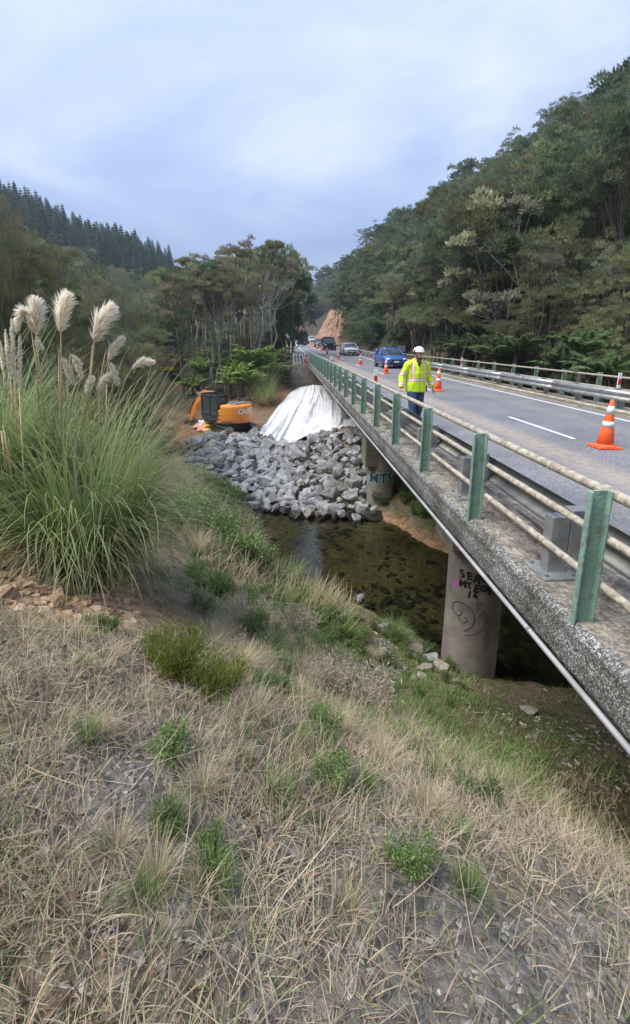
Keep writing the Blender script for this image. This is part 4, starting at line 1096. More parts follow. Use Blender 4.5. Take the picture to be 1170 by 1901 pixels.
R_ = np.random.default_rng(8); acc = []
for lay in range(3):
    n = 9000; X = R_.uniform(-9, 5, n); Y = R_.uniform(18.5, 36.5, n); Z = hgt(X, Y, False); u, v, a = pixv(X, Y, Z + .15)
    ok = in_poly(u, v, rip_poly); size = (.55 + .68 * R_.random(n) ** 1.4) * (1, .85, .55)[lay]
    for i in np.nonzero(ok)[0][:2600]:
        x, y, s = X[i], Y[i], size[i]
        if math.hypot(x - 4.12, y - 20.6) < .75: continue
        if all((x - q[0]) ** 2 + (y - q[1]) ** 2 > (.40 * (s + q[3]) * (1, .8, .62)[lay]) ** 2 for q in acc if abs(q[1] - y) < 1.1 and (q[4] == lay or lay == 2)):
            s_ = s * (1.22 if y > 26 and x < 1 else 1.0); acc.append((x, y, Z[i] + (.10, .30, -.02)[lay] + R_.uniform(-.05, .08), s_, lay))
acc.sort(key=lambda q: -q[3] / (math.hypot(q[0], q[1])) * (1.0 if q[4] < 2 else .6))
rest = MB(); print('rocks', len(acc))
for i, (x, y, z, s, lay) in enumerate(acc):
    rot = (R_.uniform(-.5, .5), R_.uniform(-.5, .5), R_.random() * 6.28)
    me = K_rock[i % 16]; near_w = z < WATER + .12
    mm = M['rock_wet'] if near_w and R_.random() < .7 else (M['rock_brown'] if R_.random() < .035 else M['rock'])
    if i < 298:
        if not me.materials: me.materials.append(M['rock'])
        o = link('boulder', me, None, rip); o.location = (x + 1, y - 26, z + 4.5); o.rotation_euler = rot; o.scale = (s,) * 3
        o.material_slots[0].link = 'OBJECT'; o.material_slots[0].material = mm
    else:
        from mathutils import Euler
        rest.X = Matrix.Translation((x + 1, y - 26, z + 4.5)) @ Euler(rot).to_matrix().to_4x4() @ Matrix.Scale(s, 4)
        rest.mi = 0 if mm is M['rock'] else 1 if mm is M['rock_brown'] else 2
        rest.add([v.co for v in me.vertices], [tuple(p.vertices) for p in me.polygons])
rest.X = Matrix()
o = rest.build('small_boulders', [M['rock'], M['rock_brown'], M['rock_wet']], rip, fix=False, kind='stuff')
# stones on the river bed, seen through the water
n = 14000; X = R_.uniform(-9, 12, n); Y = R_.uniform(7, 25, n); Z = hgt(X, Y, False); ok = (Z < WATER - .03)
dens = smooth01((fbm(X * .45 + 3, Y * .8 + 8, 3) - .38) * 6) * .9 + .15 + .8 * smooth01((15.5 - Y) / 3); ok &= R_.random(n) < dens
bb = MB(); small = [rock_mesh(440 + i, (1, .8, .42), 10) for i in range(4)]
for i in np.nonzero(ok)[0][:1500]:
    s = .12 + .5 * R_.random() ** 2.6
    bb.X = Matrix.Translation((X[i], Y[i], Z[i] + .02)) @ Matrix.Rotation(R_.random() * 6.28, 4, 'Z') @ Matrix.Diagonal((s, s * .8, min(s * .6, .2), 1))
    me = small[i % 4]; bb.add([v.co for v in me.vertices], [tuple(p.vertices) for p in me.polygons])
bb.X = Matrix(); bb.build('river_bed_stones', M['rock_wet'], fix=False, kind='stuff')
def stone(px_, py_, r, s, label, m='rock_brown', sink=.1, k=0, grp='stones on the near bank', flat=.7):
    p = at_r(px_, py_, r) if r else None
    o = link('stone', K_rock[k % 16].copy(), None); o.data.materials.clear(); o.data.materials.append(M[m])
    o.location = (p[0], p[1], hz(p[0], p[1]) + s * (.22 - sink)); o.scale = (s, s * .85, s * flat); o.rotation_euler = (0, 0, k * 1.3)
    return tag(o, label, 'stone', grp)
o = stone(671, 1086, 12.9, .42, 'pale topped rock sticking out of the dark river', 'rock', k=3, grp=None); o.location.z = WATER + .03
for i, (px_, py_, r, s, lab) in enumerate(((789, 1243, 8.6, .42, 'largest yellowish stone left of the graffiti pier foot'), (783, 1272, 8.0, .26, 'flat stone just below the largest bank stone'), (752, 1258, 8.3, .16, 'small round pale stone left of the largest bank stone'),
        (768, 1284, 7.8, .24, 'half buried stone near the lower end of the green bank'), (712, 1195, 9.0, .26, 'stone on top of the gravel slide'), (668, 1192, 8.8, .30, 'grey brown stone above the gravel slide'), (708, 1212, 8.6, .28, 'stone at the right side of the gravel slide'),
        (580, 1140, 9.6, .24, 'lone pale stone in the green grass of the bank'), (532, 1105, 10.3, .28, 'whitish stone half hidden in bank weeds'), (516, 1118, 9.9, .30, 'brownish stone among weeds above the river'), (714, 1137, 10.6, .42, 'pale rock at the water edge of the near bank'),
        (770, 1175, 9.9, .5, 'layered rock ledge above the water left of the pier'), (735, 1150, 10.4, .45, 'grey rock ledge between grass and river'), (800, 1196, 9.6, .5, 'cracked rock ledge next to the pier'), (822, 1222, 9.3, .4, 'dark crumbled rock at the pier foot'),
        (845, 1268, 8.2, .3, 'stone in front of the pier foot'), (640, 1125, 10.9, .3, 'pale stone on the shore below the grass'), (985, 1285, 8.0, .35, 'brown stone right of the pier foot'), (700, 1262, 7.4, .2, 'brown stone in dry stalks'))):
    stone(px_, py_, r, s, lab, 'rock' if i in (10, 12, 13) else 'rock_brown', k=i)
# clods of clay on the scar at the left
for i in range(46):
    a = R_.uniform(-1, 1); px_, py_ = R_.uniform(-20, 125), R_.uniform(1000, 1100); rr_ = 4.25 - (py_ - 1000) * .0085
    p = at_r(px_, py_, rr_); s = R_.uniform(.06, .2)
    o = link('clay_clod', K_rock[i % 16].copy() if i < 16 else clods[i % 16].data, None)
    if i == 0: clods = []
    if i < 16: o.data.materials.clear(); o.data.materials.append(M['clay']); clods.append(o)
    o.location = (p[0], p[1], hz(p[0], p[1]) + s * .08); o.scale = (s, s, s * .6); o.rotation_euler = (R_.random(), R_.random(), i)
    tag(o, 'ochre clay clod lying on the bare scar at the left picture edge', 'clod', 'clay clods')

# white geotextile draped down the slope
rows_ = [[(557, 720, 44.2), (580, 716, 44.0), (606, 716, 43.6)], [(540, 732, 42.4), (580, 728, 41.6), (630, 738, 41)], [(517, 757, 39.5), (575, 752, 38.2), (652, 760, 36.5)],
         [(496, 784, 36), (560, 786, 33.5), (668, 777, 32)], [(476, 805, 33), (500, 814, 31.2), (527, 831, 29.9), (541, 829, 29.6), (556, 819, 29.6), (595, 806, 29.4), (635, 798, 28.5), (676, 794, 28)]]
nu, nv = 150, 90; G = []
for row in rows_:
    P = np.array([at_r(*q) for q in row]); d = np.r_[0, np.cumsum(np.linalg.norm(np.diff(P, axis=0), axis=1))]; d /= d[-1]
    G.append(np.stack([np.interp(np.linspace(0, 1, nu), d, P[:, k]) for k in range(3)], -1))
G = np.array(G); vv = np.linspace(0, 1, nv) ** .95 * 4; i0 = np.clip(vv.astype(int), 0, 3); f_ = (vv - i0)[:, None, None]
T = G[i0] * (1 - f_) + G[i0 + 1] * f_
Uu, Vv = np.meshgrid(np.linspace(0, 1, nu), np.linspace(0, 1, nv))
fold = np.abs(vnoise(Uu * 13 + Vv * 3.2 * (Uu - .3) + 3, Vv * 1.2) - .5) * 2
fold2 = np.abs(vnoise(Uu * 38 - Vv * 3 + 9, Vv * 3.5 + 7) - .5) * 2
dispz = .42 * np.sin(PI * Uu) ** .7 * np.sin(PI * np.clip(Vv * 1.15, 0, 1)) + .20 * (1 - fold) ** 3 * (.25 + Vv) + .05 * (1 - fold2) ** 2 + .22 * (fbm(Uu * 4, Vv * 4, 3) - .4)
T[..., 2] += dispz * smooth01(np.minimum(Vv, 1.02 - Vv) * 14) + .06
T[..., 1] -= dispz * .35 * smooth01(np.minimum(Vv, 1.02 - Vv) * 14)
T[-4:, :, 2] += (vnoise(Uu[-4:] * 40, Vv[-4:] * 3) - .3) * .22
idx = np.arange(nu * nv).reshape(nv, nu); q = np.stack([idx[:-1, :-1], idx[1:, :-1], idx[1:, 1:], idx[:-1, 1:]], -1).reshape(-1, 4)
o = link('tarpaulin', fast_mesh('tarpaulin', T.reshape(-1, 3), q, None, True), M['tarp'], label='white geotextile sheet draped in folds over the slope under the bridge end', cat='tarpaulin')
md = o.modifiers.new('s', 'SOLIDIFY'); md.thickness = .02
o = stone(680, 826, 26, .1, 'x')
bpy.data.objects.remove(o)

# ------------------------------------------------------------------ clay slip above the road
rows_ = [[(620, 573, 116), (630, 566, 117), (639, 570, 116)], [(612, 590, 112), (624, 586, 112), (640, 590, 112)], [(600, 610, 108), (616, 607, 107), (640, 612, 106)], [(588, 628, 105), (606, 634, 101), (632, 643, 98)]]
G = []
for row in rows_:
    P = np.array([at_r(*q) for q in row]); G.append(np.stack([np.interp(np.linspace(0, 2, 40), [0, 1, 2], P[:, k]) for k in range(3)], -1))
G = np.array(G); vv = np.linspace(0, 3, 50); i0 = np.clip(vv.astype(int), 0, 2); f_ = (vv - i0)[:, None, None]; T = G[i0] * (1 - f_) + G[i0 + 1] * f_
Uu, Vv = np.meshgrid(np.linspace(0, 1, 40), np.linspace(0, 1, 50)); T[..., 1] += (fbm(Uu * 9, Vv * 4, 4) - .45) * 2.0; T[..., 0] += (fbm(Uu * 3, Vv * 9 + 5, 3) - .45) * 1.0
ED = np.minimum(np.minimum(Uu, 1 - Uu) * 6, 1); T[..., 1] += (1 - ED) * 1.5; T[..., 0] += np.where(Uu > .5, 1, -1) * (1 - ED) * .5
idx = np.arange(2000).reshape(50, 40); q = np.stack([idx[:-1, :-1], idx[1:, :-1], idx[1:, 1:], idx[:-1, 1:]], -1).reshape(-1, 4)
link('clay_slip', fast_mesh('clay_slip', T.reshape(-1, 3), q, None, True), mat('slip_clay', (.15, .085, .052), (.34, .21, .135), .95, scale=.45, detail=10, bump=1, bscale=1.2, c3=(.09, .09, .045), c3scale=.5, c3lo=.6, c3hi=.7), kind='structure')

# ------------------------------------------------------------------ plants and litter on the near bank
def unit_clump(seed, n, L0, L1, lean, droop, w, col, dry=.2, base=.12):
    R = np.random.default_rng(seed); az = R.random(n) * 2 * PI; rad = base * np.sqrt(R.random(n)); P = np.stack([np.sin(az) * rad, np.cos(az) * rad, 0 * az - .03], -1)
    c = jit(col, n, .2, R); d = R.random(n) < dry; c[d] = jit((.42, .35, .22), d.sum(), .15, R)
    V, F, C = blade_arrays(P, az, L0 + (L1 - L0) * R.random(n), np.abs(R.normal(size=n)) * lean, droop * (.3 + R.random(n)), w * (.7 + .6 * R.random(n)), 5, c, R)
    return fast_mesh('blades', V, F, C)
K_gr = [unit_clump(500 + i, 240, .5, 1.0, .32, 1.1, .012, (.12, .21, .05), .15) for i in range(3)]
K_dry = [unit_clump(510 + i, 260, .5, 1.05, .40, 1.3, .008, (.46, .38, .25), .5) for i in range(3)]
def weed(seed, n, size, cols, h=1.0, up=.4, asp=.5, rad=.5, pads=14):
    r = np.random.default_rng(seed); tb = MB(); Vs = []
    for i in range(pads):
        a = r.random() * 6.28; q = rad * math.sqrt(r.random()); c = np.array([q * math.cos(a), q * math.sin(a), h * (.35 + .6 * r.random()) * (1 - .4 * q / rad)])
        tb.tube([(0, 0, -.05), (c[0] * .4, c[1] * .4, c[2] * .6), c * 1.0], [.012, .007, .002], 3, cap=False)
        m = n // pads; t = r.random(m) ** .6; P = np.outer(t, c) * np.array([1, 1, 1]) + r.normal(size=(m, 3)) * .07
        D = unit(r.normal(size=(m, 3)) + np.array([0, 0, up]) + unit(c) * .4)
        Vs.append(leaves(P, D, size * (.6 + .8 * r.random(m)), size * asp, jit(cols[i % len(cols)], m, .18, r), r, .1))
    V, F, C = join(Vs); return tb.mesh('stems', False), fast_mesh('leaves', V, F, C)
K_weed = [weed(520 + i, 1800, .07, ((.15, .23, .07), (.20, .27, .10))) for i in range(3)]
K_pale = weed(530, 3600, .05, ((.32, .42, .27), (.25, .35, .20)), asp=.45)
K_twig = [weed(535 + i, 1100, .09, ((.52, .45, .34), (.42, .35, .26)), asp=.14, up=.8, pads=30) for i in range(2)]
K_heath = weed(540, 5200, .075, ((.17, .22, .035), (.25, .27, .06)), h=1.35, up=2.2, asp=.16, rad=.42, pads=34)
def clump(kind, px_, py_, r, s, label, cat='plant', group=None, name='grass_clump', tall=1.0, xy=None):
    x, y = xy if xy else at_r(px_, py_, r)[:2]
    t = None; loc = (x, y, hz(x, y) - .02)
    if isinstance(kind, tuple):
        t = thing(name, label, cat, loc, random.random() * 6, group, (s, s, s * tall)); link('stems', kind[0], M['bark'], t); link('foliage', kind[1], M['leaf'], t)
    else:
        t = link(name, kind, M['blade'], label=label, cat=cat, group=group); t.location = loc; t.rotation_euler = (0, 0, random.random() * 6); t.scale = (s, s, s * tall)
    return t
for px_, py_, r, s, lab in ((335, 1270, 2.42, .42, 'yellow green feathery heath shrub in the left foreground, tallest sprig'), (408, 1290, 2.30, .36, 'yellow green feathery heath shrub nearest the bottom, right of its neighbour'), (300, 1235, 2.75, .30, 'yellow green heath shrub just below the big pampas clump')):
    clump(K_heath, px_, py_, r, s, lab, 'shrub', 'heath shrubs', 'heath_shrub')
for px_, py_, r, s, lab in ((440, 975, 15, 1.5, 'pale leaved bush on the bank in front of the river bend'), (465, 1010, 14.2, 1.1, 'small pale leaved bush overhanging the water'), (425, 1030, 12, .8, 'pale green bush beside dry grass above the river')):
    clump(K_pale, px_, py_, r, s, lab, 'shrub', 'pale bushes', 'pale_bush')
for k, (px_, py_, r, s, lab) in enumerate(((545, 1065, 11.9, .95, 'bluish grass tuft leaning over the river edge'), (733, 1150, 10.0, .8, 'spiky green tuft standing on the rocky river edge'), (745, 1165, 9.8, .6, 'smaller spiky tuft beside the rocky ledge'), (512, 1080, 10.8, .6, 'green tuft left of the bluish tuft'), (590, 1098, 10.8, .4, 'thin green tuft by the shore'), (860, 1262, 8.0, .35, 'bright tuft at the foot of the nearest pier'))):
    clump(K_gr[k % 3], px_, py_, r, s, lab, 'grass', None)
for px_, py_, r, s, lab in ((610, 1150, 8.9, .55, 'leafy green weed in the middle of the near bank'), (560, 1110, 9.8, .5, 'green weed left of the leafy one'), (400, 1120, 5.9, .45, 'low green weed under the dry grass')):
    clump(K_weed[0], px_, py_, r, s, lab, 'weed', None, 'green_weed')
def scatter(kinds, n, x0, x1, r0, r1, s0, s1, name, label, cat, group, seed, ok=None, tall=1.0):
    R = random.Random(seed); k = 0
    while k < n:
        px_ = R.uniform(x0, x1); r = math.sqrt(R.uniform(r0 ** 2, r1 ** 2)); x, y = polar(px_, r); z = hz(x, y)
        k += 1
        if z < WATER + .1 or (x > 1.6 and y < 3) or (ok and not ok(x, y, z)): continue
        clump(kinds[R.randrange(len(kinds))], 0, 0, 0, R.uniform(s0, s1), label, cat, group, name, tall, (x, y))
scatter(K_twig, 10, 290, 470, 11, 21, .8, 1.7, 'dry_brush', 'tangle of dry grey brown stems on the bank right of the pampas', 'brush', 'dry brush on the river bank', 31)
scatter(K_gr + K_weed + K_weed + K_dry[:1], 70, 330, 720, 3.4, 9, .18, .45, 'grass_clump', 'mixed green and straw tuft on the upper slope', 'grass', 'tufts on the upper slope', 81)
scatter(K_dry + K_gr, 56, 300, 470, 9, 20, .6, 1.3, 'dry_grass_clump', 'straw coloured grass clump on the bank right of the pampas', 'grass', 'straw clumps on the river bank', 32)
scatter(K_weed, 60, 300, 480, 10, 23, .6, 1.4, 'green_weed', 'leafy green weed among dry stems above the river', 'weed', 'green weeds above the river', 33)
scatter(K_dry, 44, 330, 620, 2.6, 5.5, .16, .36, 'dry_grass_clump', 'dry grass tuft on the slope in the foreground', 'grass', 'dry tufts in the foreground', 34)
scatter(K_weed, 70, 430, 900, 4.5, 10.5, .15, .40, 'green_weed', 'small green weed on the terrace above the river', 'weed', 'small weeds on the terrace', 35)
scatter(K_gr, 36, 420, 860, 4.5, 11, .15, .36, 'grass_clump', 'fresh green grass tuft on the terrace above the river', 'grass', 'green tufts on the terrace', 36)
scatter(K_twig, 12, 400, 760, 3.5, 8, .3, .7, 'dry_brush', 'thin dry stalks on the slope below the path edge', 'brush', 'dry stalks in the foreground', 37)
scatter(K_weed + K_gr, 40, 690, 850, 17, 26, .5, 1.2, 'green_weed', 'dark green weed on the far river bank under the bridge', 'weed', 'weeds under the bridge', 38, ok=lambda x, y, z: z > -5.2 and not (x < 3.4 and y > 21))
scatter(K_dry + K_twig, 14, 285, 318, 22, 40, .6, 1.2, 'dry_brush', 'dry brush beside the brown works track', 'brush', 'brush by the works track', 39, ok=lambda x, y, z: x < -8)
scatter(K_weed, 26, 290, 350, 20, 28, .8, 1.5, 'green_weed', 'green weed left of the boulders', 'weed', 'weeds left of the boulders', 40, ok=lambda x, y, z: x < -5.2)
scatter([K_fr[0]], 0, 0, 1, 1, 2, 1, 1, 'x', 'x', 'x', 'x', 1)

def carpet(name, n, x0, x1, r0, r1, L0, L1, lean, w, cfun, keep, seed, nseg=3, rpow=1.0, droop=.7, tuft=1):
    R = np.random.default_rng(seed); m = n // tuft; a = np.radians(R.uniform(x0, x1, m)); r = r0 + (r1 - r0) * R.random(m) ** rpow; n = m * tuft
    X, Y = np.repeat(r * np.sin(a), tuft), np.repeat(r * np.cos(a), tuft); dx, dy = R.normal(size=(2, n)) * (.016 if tuft > 1 else 0); az_ = np.arctan2(dx, dy) if tuft > 1 else None; X = X + dx; Y = Y + dy; k = keep(X, Y, R); X, Y = X[k], Y[k]; Z = hgt(X, Y); k2 = Z > WATER + .04; X, Y, Z = X[k2], Y[k2], Z[k2]; n = len(X); AZ = R.random(n) * 6.28 if az_ is None else az_[k][k2] + R.normal(size=n) * .5
    sc = (.75 + .25 * np.clip(np.hypot(X, Y) / 4, 0, 2))
    V, F, C = blade_arrays(np.stack([X, Y, Z - .01], -1), AZ, (L0 + (L1 - L0) * R.random(n) ** 1.6) * sc, lean[0] + (lean[1] - lean[0]) * R.random(n), droop * R.random(n), w * sc * (.6 + .8 * R.random(n)), nseg, cfun(X, Y, n, R), R)
    return link(name, fast_mesh(name, V, F, C), M['blade'], kind='stuff')
notclay = lambda X, Y: np.hypot((X + 2.0) / 1.05, (Y - 3.6) / .75) > 1
nobridge = lambda X, Y: ~((X > 1.75) & (Y < 2.2))
straw = lambda X, Y, n, R: jit((.40, .33, .225), n, .28, R) * (.75 + .5 * fbm(X * 2, Y * 2, 3))[:, None]
def mixg(X, Y, n, R):
    g = smooth01((fbm(X * .9 + 5, Y * .9, 3) - .36) * 7); c = jit((.13, .20, .05), n, .22, R); k = R.random(n) > g * .85; c[k] = jit((.38, .32, .20), k.sum(), .2, R); return c
patch = lambda X, Y, R, f, lo: R.random(len(X)) < np.clip((fbm(X * f, Y * f, 3) - lo) * 5, .08, 1)
carpet('dry_grass', 76000, -50, 62, .45, 3.8, .04, .17, (.35, 1.4), .0034, straw, lambda X, Y, R: notclay(X, Y) & nobridge(X, Y) & patch(X, Y, R, 1.7, .22), 51, rpow=.72, droop=1.3, nseg=4, tuft=22)
carpet('upright_dry_grass', 12000, -50, 55, .9, 5.0, .12, .34, (.05, .7), .0035, straw, lambda X, Y, R: notclay(X, Y) & nobridge(X, Y) & patch(X, Y, R, 1.2, .42), 52, nseg=4, tuft=9)
carpet('short_green_grass', 34000, -50, 62, .5, 4.0, .04, .15, (.1, .9), .004, lambda X, Y, n, R: jit((.14, .19, .055), n, .2, R), lambda X, Y, R: notclay(X, Y) & nobridge(X, Y) & patch(X, Y, R, 1.1, .40), 53, tuft=16, droop=1.2)
carpet('slope_grass', 52000, -12, 50, 3.0, 14.5, .05, .20, (.1, 1.2), .008, mixg, lambda X, Y, R: notclay(X, Y) & nobridge(X, Y) & patch(X, Y, R, .9, .30) & ((X < .2) | (R.random(len(X)) < .3)), 54)
carpet('terrace_grass', 30000, 0, 42, 5.5, 12, .03, .11, (.1, .9), .009, lambda X, Y, n, R: jit((.13, .235, .045), n, .2, R), lambda X, Y, R: patch(X, Y, R, .8, .42), 55, rpow=.8)
carpet('bank_grass', 30000, -30, 8, 8, 24, .2, .7, (.1, 1.2), .013, mixg, lambda X, Y, R: patch(X, Y, R, .5, .2), 56)
carpet('far_bank_grass', 7000, 8, 32, 16, 28, .1, .35, (.1, 1.0), .014, lambda X, Y, n, R: jit((.08, .14, .035), n, .2, R), lambda X, Y, R: patch(X, Y, R, .6, .38) & (X > 1.5) & ~((X < 3.5) & (Y > 20)), 57)
# loose stones and chips at the feet of the camera and on the terrace
def chips(name, n, x0, x1, r0, r1, s0, s1, m, keep, seed, rpow=.8, cols=((.17, .155, .135), (.26, .235, .20), (.12, .11, .10))):
    R = np.random.default_rng(seed); a = np.radians(R.uniform(x0, x1, n)); r = r0 + (r1 - r0) * R.random(n) ** rpow; X, Y = r * np.sin(a), r * np.cos(a)
    k = keep(X, Y, R); X, Y = X[k], Y[k]; Z = hgt(X, Y); k = Z > WATER + .02; X, Y, Z = X[k], Y[k], Z[k]; n = len(X)
    base = unit(np.array([(1, 1, 1), (-1, -1, 1), (-1, 1, -1), (1, -1, -1), (0, 0, 1.2), (1.3, 0, 0), (-1.2, .2, .1), (0, 1.2, -.2)]))
    s = s0 + (s1 - s0) * R.random(n) ** 2.2
    O = np.array([(0, 5, 4), (5, 3, 4), (3, 1, 4), (1, 6, 4), (6, 2, 4), (2, 7, 4), (7, 0, 4), (0, 5, 7), (5, 3, 7), (3, 1, 7), (1, 6, 3), (6, 2, 7), (1, 6, 7)])
    V = base[None] * (.7 + .5 * R.random((n, 8, 1))) * s[:, None, None] * np.array([1, .8, .45]); ca, sa = np.cos(R.random(n) * 6.3), np.sin(R.random(n) * 6.3)
    t_ = R.random(n) * 6.3; ca, sa = np.cos(t_)[:, None], np.sin(t_)[:, None]
    V = np.stack([V[..., 0] * ca - V[..., 1] * sa, V[..., 0] * sa + V[..., 1] * ca, V[..., 2]], -1) + np.stack([X, Y, Z + s * .1], -1)[:, None]
    F = (np.arange(n) * 8)[:, None, None] + O[None]
    ci = R.integers(0, len(cols), n); C = np.repeat(np.clip(np.array(cols)[ci] * (1 + R.normal(size=(n, 1)) * .2), .02, .8), 8, 0)
    link(name, fast_mesh(name, V.reshape(-1, 3), F.reshape(-1, 3), C), m, kind='stuff')
chips('gravel', 17000, -50, 62, .45, 3.6, .003, .017, M['flat'], lambda X, Y, R: notclay(X, Y) & nobridge(X, Y) & (R.random(len(X)) < np.clip((.62 - fbm(X * 1.7, Y * 1.7, 3)) * 4, .1, 1)), 61)
chips('clay_crumbs', 5000, -60, -20, 2.9, 5.2, .012, .07, M['flat'], lambda X, Y, R: ~notclay(X, Y), 62, cols=((.50, .34, .20), (.62, .47, .31), (.40, .25, .14)))
chips('terrace_stones', 5000, 0, 45, 4.5, 12, .01, .06, M['flat'], lambda X, Y, R: R.random(len(X)) < np.clip((fbm(X * .8 + 9, Y * .8, 3) - .4) * 4, .05, 1), 63, cols=((.25, .21, .16), (.35, .31, .25), (.18, .16, .14)))
def slide(X, Y, R):
    u, v, a = pixv(X, Y, hgt(X, Y)); return in_poly(u, v, [(680, 1180), (720, 1190), (745, 1245), (735, 1290), (700, 1280), (690, 1230)])
chips('gravel_slide', 26000, 4, 20, 6, 11, .012, .05, M['flat'], slide, 64, rpow=1)

scatter(K_dry, 22, 0, 900, 1.0, 2.9, .12, .26, 'dry_grass_clump', 'dry grass tuft at the feet of the photographer', 'grass', 'dry tufts at the bank top', 71, ok=lambda x, y, z: x < 1.6)
scatter(K_gr, 16, 0, 1000, .9, 2.9, .08, .20, 'grass_clump', 'green grass tuft at the feet of the photographer', 'grass', 'green tufts at the bank top', 72, ok=lambda x, y, z: x < 1.6)
scatter(K_weed, 20, 0, 1100, .9, 3.2, .09, .22, 'green_weed', 'low leafy weed at the feet of the photographer', 'weed', 'weeds at the bank top', 73, ok=lambda x, y, z: x < 1.6)
def litter(name, n, x0, x1, r0, r1, size, cols, seed):
    R = np.random.default_rng(seed); a = np.radians(R.uniform(x0, x1, n)); r = r0 + (r1 - r0) * R.random(n) ** .8; X, Y = r * np.sin(a), r * np.cos(a)
    k = nobridge(X, Y) & notclay(X, Y) & patch(X, Y, R, 1.4, .38); X, Y = X[k], Y[k]; n = len(X); Z = hgt(X, Y) + .006 + .02 * R.random(n)
    t_ = R.random(n) * 6.28; D = np.stack([np.cos(t_), np.sin(t_), R.normal(size=n) * .25], -1); L = size * (.4 + R.random(n))
    V, F, C = leaves(np.stack([X, Y, Z], -1), D, L, L * .45, jit(cols[0], n, .3, R), R, .25)
    link(name, fast_mesh(name, V, F, C), M['blade'], kind='stuff')
litter('leaf_litter', 9000, -50, 62, .45, 4.5, .035, ((.19, .125, .075),), 74)
carpet('lying_stalks', 1100, -50, 60, .6, 4.5, .2, .5, (1.2, 1.62), .004, straw, lambda X, Y, R: notclay(X, Y) & nobridge(X, Y), 75, nseg=5, droop=.35)

carpet('mid_green_grass', 26000, -14, 34, 2.6, 7.5, .05, .20, (.1, 1.0), .006, lambda X, Y, n, R: jit((.17, .25, .07), n, .28, R), lambda X, Y, R: notclay(X, Y) & nobridge(X, Y) & patch(X, Y, R, 1.0, .36), 82, nseg=4, tuft=14, droop=1.3)
carpet('dry_grass', 26000, 61, 311, .05, 3.4, .04, .17, (.35, 1.4), .005, straw, lambda X, Y, R: notclay(X, Y) & ~((X > 1.75) & (Y > -1.8)), 83, nseg=3, tuft=18, droop=1.3)
carpet('dry_grass', 5000, -50, 62, .02, .48, .04, .12, (.35, 1.4), .0034, straw, lambda X, Y, R: X < 1.7, 84, nseg=3, tuft=14, droop=1.3)

